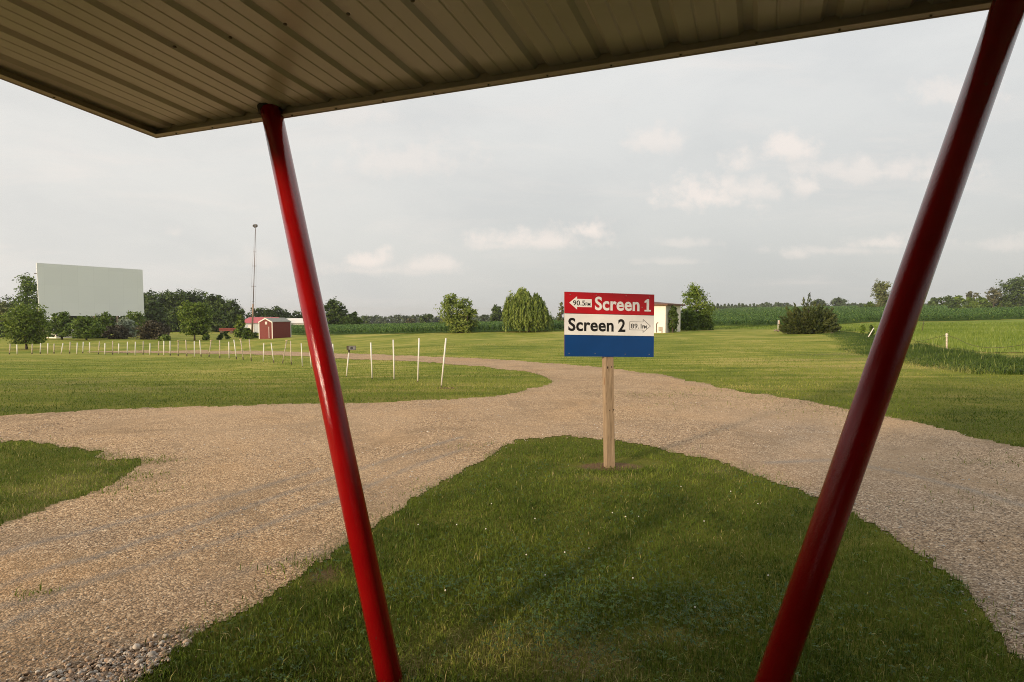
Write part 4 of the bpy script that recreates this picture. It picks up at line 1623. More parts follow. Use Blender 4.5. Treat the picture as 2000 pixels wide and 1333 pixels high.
# big dark wood behind the screen, each tree on its own
FOREST = [(283, 571, 62, 152, 'leftmost, its top beside the lower right screen corner'), (322, 574, 50, 158, 'second from the screen'), (352, 572, 46, 150, 'third from the screen'),
          (392, 572, 56, 154, 'fourth from the screen, tallest in the middle'), (421, 577, 44, 150, 'fifth from the screen'), (446, 588, 44, 148, 'sixth from the screen, lower'),
          (463, 603, 36, 145, 'right end of the dark wood, sloping down')]
for (cx, top, wp, Y, d) in FOREST:
    tree('oak_tree', cx, None, top, wp * 1.25, Y, 'round', 'oak', 'large dark oak in the wood, ' + d, n=5200, lumps=22, trunk=.04, group='dark oaks of the wood', ls=1.15)
for (cx, top, wp, Y, d) in [(300, 592, 60, 140, 'lower dark oak in front of the wood just right of the screen'), (345, 602, 50, 138, 'lower dark oak behind the round green lawn tree'),
                            (425, 604, 58, 138, 'broad lower dark oak in front of the sloping wood'), (262, 605, 70, 135, 'dark oak whose crown shows under the screen right part'),
                            (200, 608, 80, 132, 'dark oak whose crown shows under the screen middle'), (140, 606, 80, 130, 'dark oak whose crown shows under the screen left part')]:
    tree('oak_tree', cx, None, top, wp, Y, 'dome', 'oak', d, n=4200, lumps=20, trunk=.0, group='dark oaks of the wood', ls=1.15)
tree('oak_tree', 510, None, 603, 66, 175, 'round', 'oak', 'dark oak behind the wooden mast and the red roofed barn', n=3000, lumps=16, group='oaks behind the farm', trunk=.03)
tree('oak_tree', 541, None, 602, 70, 172, 'dome', 'oak', 'dark domed oak behind the roof of the red shed', n=3600, lumps=18, group='oaks behind the farm', trunk=.03)
tree('oak_tree', 583, None, 611, 36, 170, 'round', 'oak', 'smaller dark oak just left of the left red post', n=2000, lumps=12, group='oaks behind the farm', trunk=.03)
tree('oak_tree', 655, None, 587, 54, 142, 'round', 'oak', 'big dark oak just right of the left red post', n=4600, lumps=20, group='oaks behind the farm', trunk=.03, ls=1.1)
tree('oak_tree', 691, None, 612, 36, 146, 'round', 'green', 'rounded green tree at the right foot of the big dark oak', n=2600, lumps=14, group='oaks behind the farm', trunk=.0)
tree('oak_tree', 676, None, 618, 44, 138, 'dome', 'green', 'low bushy green tree under the big dark oak', n=2000, lumps=12, group='oaks behind the farm', trunk=.0)

# left edge
tree('maple_tree', 52, 683, 598, 90, None, 'round', 'bright', 'full round green maple on the lawn before the left screen corner', n=9000, lumps=30, trunk=.13, tr=.022)
tree('cottonwood_tree', 56, None, 534, 62, 122, 'oval', 'green', 'tall loose cottonwood rising behind the left edge of the screen', n=4200, lumps=30, trunk=.02, loose=.65)
tree('oak_tree', 30, None, 582, 60, 150, 'round', 'oak', 'dark tree far left behind the cottonwood', n=2600, trunk=.03)
tree('oak_tree', -4, None, 580, 44, 150, 'round', 'oak', 'dark tree cut by the left frame edge', n=2200, trunk=.03)
tree('olive_tree', 8, None, 593, 52, 100, 'dome', 'olive', 'pale olive tree at the left frame edge behind the round maple', n=3200, trunk=.03)
tree('shrub', -2, None, 630, 60, 96, 'dome', 'oak', 'dark shrub at the left frame edge under the olive tree', 'shrub', n=2000, trunk=.0)
tree('box_elder_tree', 120, None, 611, 60, 86, 'dome', 'green', 'dark leafy tree under the left part of the screen', n=4200, lumps=20, trunk=.12)
tree('box_elder_tree', 168, None, 619, 70, 84, 'dome', 'green', 'wide green tree under the middle of the screen', n=4600, lumps=22, trunk=.1)
tree('shrub', 205, None, 613, 54, 92, 'dome', 'green', 'green shrub showing just under the screen middle', 'shrub', n=2400, trunk=.05)
tree('silver_shrub', 246, None, 623, 50, 93, 'dome', 'silver', 'silvery grey shrub below the right half of the screen', 'shrub', n=2800, lumps=16, trunk=.05)
tree('purple_shrub', 298, None, 628, 72, 88, 'dome', 'rust', 'large dark reddish brown shrub below the right screen corner', 'shrub', n=4800, lumps=20, trunk=.02)
tree('purple_shrub', 225, None, 638, 62, 89, 'dome', 'rust', 'lower dark reddish shrub beside the silvery shrub', 'shrub', n=3200, lumps=16, trunk=.02)
tree('shrub', 180, None, 645, 60, 92, 'dome', 'oak', 'dark low shrub behind the wide green tree under the screen', 'shrub', n=2400, trunk=.0)
tree('shrub', 120, None, 648, 60, 94, 'dome', 'oak', 'dark low shrub right of the white wall behind the maple', 'shrub', n=2200, trunk=.0)
tree('shrub', 262, None, 611, 70, 103, 'dome', 'green', 'green shrub behind the silvery shrub', 'shrub', n=2600, trunk=.0)
tree('shrub', 322, None, 655, 26, 84, 'dome', 'bright', 'small bright green bush at the right foot of the reddish shrub', 'shrub', n=1000, trunk=.0)
tree('maple_tree', 380, 665.5, 590, 66, None, 'round', 'bright', 'neat round bright green maple standing alone before the dark wood', n=7000, lumps=26, trunk=.14, tr=.02)
tree('shrub', 402, None, 652, 18, 84, 'dome', 'green', 'small bush at the right foot of the round bright maple', 'shrub', n=700, trunk=.0)
tree('shrub', 431, None, 651, 14, 86, 'dome', 'oak', 'left of two tiny dark bushes in the rough grass', 'shrub', n=500, trunk=.0, lumps=8)
tree('shrub', 441, None, 648, 13, 88, 'dome', 'green', 'right of two tiny dark bushes in the rough grass', 'shrub', n=500, trunk=.0, lumps=8)
tree('young_tree', 470, 660, 615, 32, None, 'cone', 'bright', 'young bright green tree left of the wooden mast', n=2600, lumps=16, trunk=.03)
tree('shrub', 484, None, 641, 24, 87, 'dome', 'green', 'leafy shrub at the left foot of the wooden mast', 'shrub', n=1200, trunk=.0)
tree('shrub', 499, None, 650, 12, 90, 'dome', 'green', 'small shrub between the wooden mast and the red shed', 'shrub', n=500, trunk=.0, lumps=8)

# middle
tree('ash_tree', 893, 650.5, 576, 74, None, 'round', 'willow', 'bushy green tree at the corn edge in the middle, trunks showing at its foot', n=5600, lumps=13, trunk=.02, loose=.6)
tree('ash_tree', 914, 650.5, 600, 50, None, 'round', 'willow', 'lower right companion of the bushy green tree in the middle', n=2400, lumps=8, trunk=.02, loose=.6)
tree('oak_tree', 975, None, 598, 38, 200, 'round', 'oak', 'dark round oak just left of the willow', n=2600, lumps=14, trunk=.06)
tree('oak_tree', 833, None, 614, 30, 250, 'round', 'oak', 'dark field oak left of the bushy green tree', n=1600, lumps=12, trunk=.12)
tree('oak_tree', 801, None, 622, 20, 255, 'vase', 'farred', 'thin reddish field tree left of the dark field oak', n=900, lumps=10, trunk=.2)
tree('far_tree', 942, None, 616, 30, 330, 'round', 'far', 'bluish tree between the bushy tree and the dark oak', n=1000, lumps=10, trunk=.0)
tree('poplar_tree', 1096, None, 590, 14, 110, 'oval', 'olive', 'thin sparse poplar showing at the left edge of the sign', n=500, lumps=10, trunk=.1)

# willow
wg = G(1033, 648.5)
willow = empty('willow_tree', wg, 'big drooping golden green willow left of the sign', 'tree')
Yw = wg[1]
pxm = Yw / FPX
Hw = P(1033, 562, Yw)[2] - wg[2]
Ww = 86 * pxm
cs, os_, ts = [], [], []
for i in range(820):
    a = rng.uniform(0, 6.28)
    rr_ = np.sqrt(rng.uniform(0.02, 1)) * Ww / 2
    topz = Hw * (1 - (rr_ / (Ww / 2)) ** 5.0 * .36) * rng.uniform(.66, 1.0)
    xs_ = math.cos(a) * rr_ / (Ww / 2)
    topz *= 1 - .26 * max(0, xs_ + .05) - .12 * max(0, math.sin(xs_ * 9))
    L = rng.uniform(.3, .95) * topz
    zb = max(.15, topz - L)
    m_ = int(9 + L * 7)
    t = np.linspace(0, 1, m_)
    ox = np.cos(a) * rr_ * (1 + .16 * np.sqrt(t)) + rng.normal(0, .06, m_)
    oy = np.sin(a) * rr_ * (1 + .16 * np.sqrt(t)) + rng.normal(0, .06, m_)
    oz = topz - (topz - zb) * t ** 1.3
    cs.append(np.stack([ox - .05 * Ww * (topz / Hw), oy, oz], 1))
    os_.append(np.tile([np.cos(a), np.sin(a), .2], (m_, 1)))
    ts.append(np.full(m_, rng.uniform(0, 1)) * .7 + rng.uniform(0, .3, m_))
C = np.concatenate(cs) + wg
O = np.concatenate(os_)
T = np.concatenate(ts)
V = leaves(C, O, 1.9 * pxm, None, 2.8, 4.5)
mesh_np('crown', V, quads(len(V) // 4), LM['willow'], willow, attrs={'tint': np.repeat(T, 4)})
trunk_mb(wg, Hw, .28, limbs=6, w_=Ww, th=.2).build('trunk', M_BARK, willow, True)

# right of the white building
tree('arborvitae', 1314, 650, 597, 25, None, 'oval', 'oak', 'narrow dark green evergreen against the white building corner', 'tree', n=3200, lumps=18, trunk=.0)
tree('linden_tree', 1358, 645.5, 555, 74, None, 'oval', 'bright', 'airy bright green tree right of the white building', n=4600, lumps=17, trunk=.02, loose=.62)
tree('shrub', 1345, 646, 600, 54, None, 'dome', 'green', 'dense green bush at the left foot of the airy tree', 'shrub', n=2800, lumps=14, trunk=.0)
tree('shrub', 1375, 645, 612, 36, None, 'dome', 'bright', 'bright bush at the right foot of the airy tree', 'shrub', n=1800, lumps=12, trunk=.0)

# spreading cedar
cg = G(1578, 652)
cedar = empty('cedar_tree', cg, 'wide spreading dark cedar with ragged pointed boughs on the right lawn', 'tree')
Yc = cg[1]
pxc = Yc / FPX
cs, ds_, ts = [], [], []
bmb = MB()
TIPS = [(-46, 52), (-30, 58), (-12, 70), (-3, 78), (8, 66), (20, 60), (34, 56), (46, 44), (56, 36), (-52, 34), (-55, 18), (60, 18), (50, 50), (-40, 44), (0, 60), (28, 52), (-20, 50), (14, 56), (40, 34), (-36, 24)]
for i in range(230):
    if i < len(TIPS):
        tx_, tz_ = TIPS[i]
        ty_ = rng.uniform(-10, 10)
    else:
        a = rng.uniform(0, 6.28)
        el = np.arcsin(rng.uniform(.0, .85))
        f = rng.uniform(.8, 1.0)
        tx_ = math.cos(a) * math.cos(el) * 58 * f + 2
        ty_ = math.sin(a) * math.cos(el) * 42 * f
        tz_ = math.sin(el) * 56 * f + 4
    end = np.array([tx_ * pxc, ty_ * pxc, tz_ * pxc])
    st_ = np.array([end[0] * .12, end[1] * .12, .15 + end[2] * .12])
    t = np.sort(rng.uniform(.12, 1, 170))
    mid = (st_ + end) / 2 + np.array([end[0] * .12, end[1] * .12, -.08 * np.linalg.norm(end)])
    pp = ((1 - t) ** 2)[:, None] * st_ + (2 * t * (1 - t))[:, None] * mid + (t ** 2)[:, None] * end
    spread = (1.02 - t)[:, None] * .34 + .03
    pp = pp + rng.normal(0, 1, (170, 3)) * spread * np.array([1, 1, .5])
    cs.append(pp)
    dr = end - st_
    dr = dr / np.linalg.norm(dr)
    ds_.append(np.tile(dr, (170, 1)))
    ts.append(np.full(170, rng.uniform(0, 1)) * .5 + rng.uniform(0, .5, 170))
    if i % 3 == 0:
        bmb.tube([cg + st_ * .3, cg + mid, cg + (mid + end) / 2], [.06, .035, .015], 5)
C = np.concatenate(cs)
C[:, 2] = np.maximum(C[:, 2], .05)
C = C + cg
D = np.concatenate(ds_) + rng.normal(0, .35, (len(C), 3))
D /= np.linalg.norm(D, axis=1)[:, None]
nn = rng.normal(0, 1, D.shape) + np.array([0, -.2, .6])
nn -= D * (nn * D).sum(1)[:, None]
nn /= np.linalg.norm(nn, axis=1)[:, None]
bb = np.cross(nn, D)
s = (rng.uniform(.6, 1.4, len(C)) * .095)[:, None]
V = np.stack([C - D * s * 1.5, C + bb * s * .4, C + D * s * 1.5, C - bb * s * .4], 1).reshape(-1, 3)
mesh_np('crown', V, quads(len(C)), LM['cedar'], cedar, attrs={'tint': np.repeat(np.concatenate(ts), 4)})
bmb.tube([cg - np.array([0, 0, .1]), cg + np.array([0, 0, 1.2])], [.16, .09], 8)
bmb.build('trunk', M_BARK, cedar, True)

# right horizon
tree('cottonwood_tree', 1720, None, 550, 42, 240, 'vase', 'olive', 'tall airy tree on the field edge behind the right red post', n=3000, lumps=20, trunk=.12)
tree('field_bush', 1735, None, 583, 34, 238, 'dome', 'green', 'dark bush at the right foot of the airy field tree', 'shrub', n=900, lumps=10, trunk=.0)
tree('field_bush', 1700, None, 591, 30, 245, 'dome', 'green', 'dark bush at the left foot of the airy field tree', 'shrub', n=800, lumps=10, trunk=.0)
tree('field_bush', 1683, None, 592, 26, 260, 'dome', 'far', 'low bush left of the airy field tree on the field edge', 'shrub', n=500, lumps=8, trunk=.0)
tree('oak_tree', 1637, None, 583, 40, 380, 'dome', 'far', 'distant rounded dark tree just behind the right side of the cedar', n=1500, lumps=12, trunk=.02)
tree('oak_tree', 1600, None, 585, 40, 385, 'dome', 'far', 'distant dark tree behind the top of the cedar', n=1300, lumps=12, trunk=.02)
HB = [(1822, 582, 26), (1845, 578, 30), (1872, 579, 30), (1893, 581, 24), (1912, 580, 26), (1934, 578, 26), (1955, 579, 28), (1972, 576, 28)]
nth = ['leftmost', 'second from left', 'third from left', 'fourth from left', 'fifth from left', 'sixth from left', 'seventh from left', 'rightmost']
for (cx, top, wp), d in zip(HB, nth):
    tree('field_bush', cx, None, top, wp * 1.2, 262 + rng.uniform(-6, 6), 'dome', 'green' if 'th' in d else 'oak', 'rounded bush in the right horizon hedge, ' + d, 'shrub', n=1100, lumps=10, trunk=.0, group='bushes of the right horizon hedge')
tree('field_tree', 1897, None, 569, 22, 268, 'round', 'farred', 'small reddish tree rising out of the right horizon hedge', n=700, lumps=9, trunk=.3)
tree('field_tree', 1939, None, 564, 34, 262, 'vase', 'farred', 'thin reddish tree left of the tall far right tree', n=1100, lumps=12, trunk=.25)
tree('cottonwood_tree', 1990, None, 540, 84, 258, 'round', 'oak', 'tall broad tree at the right frame edge on the horizon', n=4600, lumps=24, trunk=.06)


def woods(name, segs, label, leaf='far'):
    Vs, Ts = [], []
    for (cx, top, wp, Y, kind, n) in segs:
        X = (cx - 1000) / FPX * Y
        z = float(terrain(X, Y)) - .5
        zt = P(cx, top, Y)[2]
        V, T = crown_np((X, Y, z), wp / FPX * Y, wp / FPX * Y * .8, zt - z, kind, n, 3.0 / FPX * Y, 9, .5)
        Vs.append(V)
        Ts.append(T)
    V = np.concatenate(Vs)
    T = np.concatenate(Ts)
    return tag(mesh_np(name, V, quads(len(V) // 4), LM[leaf], attrs={'tint': np.repeat(T, 4)}), label, kind='stuff')


segs = []
for x in np.arange(690, 1010, 9):
    segs.append((x, 617.5 + rng.uniform(-3.0, 1.5) + (2 if x < 720 else 0), 24 + rng.uniform(-3, 8), 470 + rng.uniform(-25, 25), 'dome', 420))
for x in np.arange(1000, 1120, 10):
    segs.append((x, 619 + rng.uniform(-2, 2), 24, 560, 'dome', 250))
woods('distant_woods', segs, 'long bluish line of distant woods beyond the corn in the middle')
segs = []
for x in np.arange(1380, 1545, 7):
    conif = x < 1480
    segs.append((x, (594 if conif else 592) + rng.uniform(-2.5, 2.5) + (3 if x < 1400 else 0), 12 if conif else 20, 470, 'cone' if conif else 'dome', 220))
for x in np.arange(1385, 1545, 6):
    segs.append((x, 599 + rng.uniform(-1, 1), 16, 465, 'dome', 160))
woods('distant_grove', segs, 'distant grove with pointed tops on the field crest right of the airy tree')
segs = []
for x in np.arange(1655, 1830, 9):
    segs.append((x, 594 + rng.uniform(-2, 2), 20, 470, 'dome', 160))
woods('distant_hedge', segs, 'faint distant hedge on the crest behind the right red post')
segs = []
for x in np.arange(560, 720, 10):
    segs.append((x, 618 + rng.uniform(-3, 2), 24, 300, 'dome', 260))
woods('distant_woods', segs, 'distant low trees behind the farm buildings', 'oak')

segs = []
for x in np.arange(-900, -30, 26):
    segs.append((x, 590 + rng.uniform(-12, 12), 60, 175 + rng.uniform(-10, 10), 'round', 900))
woods('woods', segs, 'dark woods running on beyond the left edge of the lawn', 'oak')

# ------------------------------------------------------------------ movie screen
def b_screen(t, b, vec):
    br = t.n('ShaderNodeTexBrick')
    br.inputs['Scale'].default_value = 1.0
    br.inputs['Color1'].default_value = (0.83, 0.835, 0.81, 1)
    br.inputs['Color2'].default_value = (0.86, 0.865, 0.84, 1)
    br.inputs['Mortar'].default_value = (0.79, 0.795, 0.77, 1)
    br.inputs['Mortar Size'].default_value = .012
    br.inputs['Brick Width'].default_value = 1.2
    br.inputs['Row Height'].default_value = 3.0
    br.offset = 0
    uvn = t.n('ShaderNodeMapping')
    uvn.inputs['Rotation'].default_value = (R(90), 0, 0)
    t.l(vec, uvn.inputs[0])
    t.l(uvn.outputs[0], br.inputs['Vector'])
    n = t.noise(vec, .35, 3, .6)
    t.l(t.mix(t.math('MULTIPLY', n, .3), br.outputs[0], (0.83, 0.84, 0.815)), b.inputs['Base Color'])


M_SCREEN = principled('screen_paint', b_screen, rough=.7, spec=.2)
YL, YR = 95.2, 109.9
s_tl, s_tr, s_br, s_bl = P(71.4, 513.8, YL), P(278.3, 527.2, YR), P(282, 617.4, YR), P(76.4, 617.6, YL)
sc_base = G(180, 660)
msc = empty('movie_screen', ((s_tl[0] + s_tr[0]) / 2, (s_tl[1] + s_tr[1]) / 2, float(terrain((s_tl[0] + s_tr[0]) / 2, (s_tl[1] + s_tr[1]) / 2))), 'huge pale grey outdoor movie screen standing over the shrubs on the left', 'movie screen')
sn = np.cross(s_tr - s_tl, s_bl - s_tl)
sn = sn / np.linalg.norm(sn)
if sn[1] > 0:
    sn = -sn
front_ = [s_tl, s_tr, s_br, s_bl]
mb = MB()
vs = [q for q in front_] + [q - sn * .12 for q in front_]
mb.add(vs, [(0, 3, 2, 1), (4, 5, 6, 7), (0, 1, 5, 4), (1, 2, 6, 5), (2, 3, 7, 6), (3, 0, 4, 7)])
mb.build('screen_face', M_SCREEN, msc)
M_STEEL = principled('screen_steel', color=(0.10, 0.085, 0.075), rough=.7, metal=.3)
for fr in (.04, .27, .5, .73, .96):
    mb = MB()
    a = s_tl * (1 - fr) + s_tr * fr - sn * .35
    b = s_bl * (1 - fr) + s_br * fr - sn * .35
    g0 = np.array([b[0], b[1], terrain(b[0], b[1]) - .2])
    mb.bar(a, g0, .3, .3)
    back_ = g0 - sn * 4.0
    back_[2] = terrain(back_[0], back_[1]) - .2
    mb.bar((a + b) / 2, back_, .2, .2)
    mb.build('leg', M_STEEL, msc)
mb = MB()
for v in (.1, .37, .63, .9):
    mb.bar((s_tl * (1 - v) + s_bl * v) - sn * .16, (s_tr * (1 - v) + s_br * v) - sn * .16, .1, .08)
mb.build('frame', M_STEEL, msc)
mb = MB()
q = P(70.5, 534.5, YL) - sn * .2
mb.box(q, (.35, .2, .12))
mb.build('bracket', M_STEEL, msc)

# ------------------------------------------------------------------ buildings
M_SHEDR = principled('shed_red', None, color=(0.17, 0.034, 0.027), rough=.7, var=.12)
M_WHT = principled('white_paint', color=(0.70, 0.66, 0.60), rough=.6, var=.05)
M_SHGL = principled('grey_shingle', color=(0.30, 0.29, 0.25), rough=.9, var=.15)
M_RROOF = principled('red_metal_roof', color=(0.42, 0.09, 0.10), rough=.5, var=.1)
M_GLASS = principled('window_glass', color=(0.08, 0.10, 0.12), rough=.1, spec=.8)
M_DOORR = principled('door_red', color=(0.26, 0.05, 0.04), rough=.7)
M_BRN = principled('brown_fascia', color=(0.14, 0.07, 0.045), rough=.7)
M_CREAM = principled('cream_stucco', color=(0.78, 0.71, 0.63), rough=.8, var=.04)


def gable_house(name, c, rz, w_, L, eave, ridge, label, cat, wall_m, roof_m, trim_m=None, over=.2):
    """c: middle of the gable face on the ground; w_: gable width; L: length; returns empty and local->world"""
    e = empty(name, c, label, cat, rotz=rz)
    mb = MB()
    h = w_ / 2
    mb.add([(-h, 0, -.3), (h, 0, -.3), (h, L, -.3), (-h, L, -.3), (-h, 0, eave), (h, 0, eave), (h, L, eave), (-h, L, eave), (0, 0, ridge), (0, L, ridge)],
           [(0, 1, 5, 8, 4), (2, 3, 7, 9, 6), (1, 2, 6, 5), (3, 0, 4, 7), (0, 3, 2, 1)])
    wl = mb.build('wall', wall_m, e, world=False)
    mb = MB()
    sl = (ridge - eave) / h
    x1 = h + over
    ze = eave - sl * over
    t = .06
    mb.add([(-x1, -over, ze + .02), (0, -over, ridge + .02), (x1, -over, ze + .02), (-x1, L + over, ze + .02), (0, L + over, ridge + .02), (x1, L + over, ze + .02),
            (-x1, -over, ze + t + .02), (0, -over, ridge + t + .02), (x1, -over, ze + t + .02), (-x1, L + over, ze + t + .02), (0, L + over, ridge + t + .02), (x1, L + over, ze + t + .02)],
           [(0, 3, 4, 1), (1, 4, 5, 2), (6, 7, 10, 9), (7, 8, 11, 10), (0, 1, 7, 6), (1, 2, 8, 7), (3, 9, 10, 4), (4, 10, 11, 5), (0, 6, 9, 3), (2, 5, 11, 8)])
    rf = mb.build('roof', roof_m, e, world=False)
    return e, wl, rf


def lbox(c, size, name, mat, parent):
    mb = MB()
    mb.box(c, size)
    return mb.build(name, mat, parent, world=False)


# red shed
sg = P(519.5, 664.5, 84)
sg[2] = terrain(sg[0], sg[1])
shed, wl, rf = gable_house('garden_shed', sg, R(-17), 2.35, 4.1, 2.5, 3.05, 'small dark red shed with white corner trim and grey roof on the lawn', 'shed', M_SHEDR, M_SHGL, over=.06)
mb = MB()
for x in (-1.175, 1.175):
    mb.box((x, -.02, 1.2), (.13, .05, 2.6))
mb.box((1.195, 4.09, 1.2), (.06, .13, 2.6))
mb.box((-1.195, 4.09, 1.2), (.06, .13, 2.6))
mb.build('corner_trim', M_WHT, shed, world=False)
mb = MB()
mb.bar((-1.26, -.075, 2.44), (0, -.075, 3.03), .03, .16)
mb.bar((1.26, -.075, 2.44), (0, -.075, 3.03), .03, .16)
mb.build('gable_trim', M_WHT, shed, world=False)
vent = lbox((.12, -.03, 2.35), (.36, .05, .40), 'gable_vent', M_WHT, shed)
for z in (2.25, 2.35, 2.45):
    lbox((.12, -.06, z), (.28, .01, .03), 'slat', M_SHGL, vent)
dr = lbox((0.05, -.02, .85), (1.5, .04, 2.0), 'door', M_SHEDR, shed)
lbox((.62, -.06, .95), (.07, .03, 1.7), 'door_bar', M_WHT, dr)
lbox((0.05, -.045, 1.87), (1.55, .02, .05), 'door_rail', M_BRN, dr)

# barn with red roof behind
bg_ = P(498, 645, 128)
bg_[2] = terrain(bg_[0], bg_[1])
barn = empty('red_roofed_barn', bg_, 'low pale barn with red metal roof behind the wooden mast', 'barn', rotz=R(-4))
lbox((0.3, 2.5, .8), (6.6, 5, 3.0), 'wall', principled('barn_pale_wall', color=(.42, .45, .47), rough=.6), barn)
mb = MB()
mb.add([(-3.9, -.4, 2.2), (4.4, -.4, 2.2), (4.4, 2.6, 3.55), (-2.6, 2.6, 3.55), (-3.9, 5.4, 2.2), (4.4, 5.4, 2.2)], [(0, 1, 2, 3), (3, 2, 5, 4), (0, 3, 4), (1, 5, 2)])
mb.build('roof', M_RROOF, barn, world=False)
dd_ = lbox((1.6, -.03, .9), (1.5, .05, 2.3), 'door', principled('barn_door_blue', color=(.50, .56, .62), rough=.5), barn)
lbox((-.9, -.02, 1.0), (1.3, .04, 1.6), 'panel', M_WHT, barn)

# long white building
lg = P(581, 641, 150)
lg[2] = terrain(lg[0], lg[1])
longb = empty('long_white_building', lg, 'long low white building seen between the red shed and the left red post', 'building', rotz=R(-3))
lbox((1.5, 3, .5), (11, 6, 3.2), 'wall', M_WHT, longb)
mb = MB()
mb.add([(-4.3, -.5, 2.0), (7.5, -.5, 2.0), (7.5, 3, 3.3), (-4.3, 3, 3.3), (-4.3, 6.5, 2.0), (7.5, 6.5, 2.0)], [(0, 1, 2, 3), (3, 2, 5, 4), (0, 3, 4), (1, 5, 2)])
mb.build('roof', M_WHT, longb, world=False)
for x in (-3.2, 2.6):
    lbox((x, -.03, .9), (1.3, .05, 2.0), 'door', M_DOORR, longb)
lbox((-.7, -.03, .8), (1.7, .05, 1.1), 'garage_opening', M_GLASS, longb)

# red farm wagon far left of the young tree
wg_ = P(445, 645, 125)
wg_[2] = terrain(wg_[0], wg_[1])
wag = empty('farm_wagon', wg_, 'low faded red farm wagon under the dark oaks', 'wagon')
mb = MB()
mb.box((0, 0, .75), (3.2, 1.5, .35))
mb.box((0, -.72, 1.05), (3.2, .06, .3))
mb.box((0, .72, 1.05), (3.2, .06, .3))
mb.build('bed', M_SHEDR, wag, world=False)
for x in (-1.1, 1.1):
    for y in (-.7, .7):
        mb = MB()
        mb.tube([(x, y - .08, .35), (x, y + .08, .35)], .35, 14)
        mb.build('wheel', M_RUST, wag, world=False)

# white wall fragment behind the maple on the left
wf = P(101, 676, 92)
wf[2] = terrain(wf[0], wf[1])
e, _, _ = gable_house('white_cabin', wf, R(-20), 2.4, 3.0, 1.1, 1.5, 'small white cabin half hidden behind the round maple on the left', 'cabin', M_CREAM, M_SHGL, over=.1)

# white building behind the sign
hb = G(1312.5, 650.3)
Yh = hb[1]
pw = Yh / FPX
house = empty('white_building', (hb[0], hb[1], hb[2]), 'cream white building with low brown roof just right of the sign', 'building', rotz=R(30))
# local: corner at origin; left face along -x' (sunlit), right face along +y'
HW = 3.25
cor = np.array([hb[0] - 13 * pw, hb[1], hb[2]])
house.location = cor
house.rotation_euler = (0, 0, 0)
zt_l = P(1273, 593.8, Yh)[2] - hb[2]
zc = P(1299, 596.8, Yh)[2] - hb[2]
aL = R(214)                                # direction of the sunlit wall away from the corner
aR = R(124 - 70)
dl = np.array([-math.cos(R(40)), math.sin(R(40)), 0])     # to the left and slightly away
dr_ = np.array([math.cos(R(50)), math.sin(R(50)), 0])            # to the right and away
WL, WR = 7.0, 4.0


def hq(a, b, z):
    return tuple(dl * a + dr_ * b + np.array([0, 0, z]))


mb = MB()
mb.add([hq(0, 0, -.3), hq(WL, 0, -.3), hq(WL, WR, -.3), hq(0, WR, -.3), hq(0, 0, zc), hq(WL, 0, zc), hq(WL, WR, zc), hq(0, WR, zc)],
       [(0, 4, 5, 1), (1, 5, 6, 2), (2, 6, 7, 3), (3, 7, 4, 0), (4, 7, 6, 5)])
mb.build('wall', M_CREAM, house, world=False)
ov = .4
mb = MB()
zr = zc + .55
mb.add([hq(-ov, -ov, zc - .02), hq(WL + ov, -ov, zc - .02), hq(WL + ov, WR + ov, zc - .02), hq(-ov, WR + ov, zc - .02),
        hq(-ov, -ov, zc + .14), hq(WL + ov, -ov, zc + .14), hq(WL + ov, WR + ov, zc + .14), hq(-ov, WR + ov, zc + .14),
        hq(WL / 2, 1.2, zr), hq(WL / 2, WR - 1.2, zr)],
       [(0, 1, 5, 4), (1, 2, 6, 5), (2, 3, 7, 6), (3, 0, 4, 7), (0, 3, 2, 1), (4, 5, 8), (5, 6, 9, 8), (6, 7, 9), (7, 4, 8, 9)])
mb.build('roof', M_BRN, house, world=False)
mb = MB()
mb.tube([hq(1.05, -.08, .0), hq(1.05, -.08, .95), hq(.85, -.2, 1.15)], .035, 6)
mb.build('vent_pipe', M_BRN, house, True, world=False)
mb = MB()
mb.box(hq(.62, -.12, .42), (.22, .16, .45))
mb.build('meter_box', M_OP, house, world=False)
mb = MB()
mb.tube([hq(.38, -.1, 0), hq(.38, -.1, .65)], .045, 6)
mb.build('drain_pipe', M_OP, house, True, world=False)

# light mast
mg = G(492, 660.5)
Ym = mg[1]
mast = empty('light_mast', mg, 'tall thin light mast on a wooden pole left of the red shed', 'mast')
M_MASTW = principled('mast_wood', color=(0.30, 0.20, 0.13), rough=.85, var=.25, vscale=8)
M_MASTS = principled('mast_steel', color=(0.16, 0.12, 0.10), rough=.6, metal=.5)
mb = MB()
jt = P(494.3, 594, Ym)
mb.tube([mg - np.array([0, 0, .2]), jt], [.17, .12], 10)
mb.build('wooden_pole', M_MASTW, mast, True)
mtop = P(499.3, 444, Ym)
mb = MB()
j0 = P(494.0, 606, Ym)
mb.tube([j0, P(496.3, 540, Ym), mtop], [.075, .055, .035], 8)
mb.build('steel_tube', M_MASTS, mast, True)
for (py, wpx) in ((559.5, 9.5), (520, 8), (492.5, 6), (590, 5)):
    c = P(494.3 + (594 - py) * .033, py, Ym)
    mb = MB()
    hwid = wpx / 2 * Ym / FPX
    mb.tube([c + np.array([-hwid, 0, 0]), c + np.array([hwid, 0, 0])], .03, 6)
    mb.build('crossarm', M_MASTS, mast, True)
for sd in (-1, 1):
    mb = MB()
    pts = []
    for (py, wpx) in ((444, .5), (492.5, 5.4), (520, 7.4), (559.5, 9), (648, 9)):
        c = P(494.3 + (594 - py) * .033, py, Ym)
        pts.append(c + np.array([sd * wpx / 2 * Ym / FPX, 0, 0]))
    mb.tube(pts, .009, 4)
    mb.build('guy_wire', M_MASTS, mast)
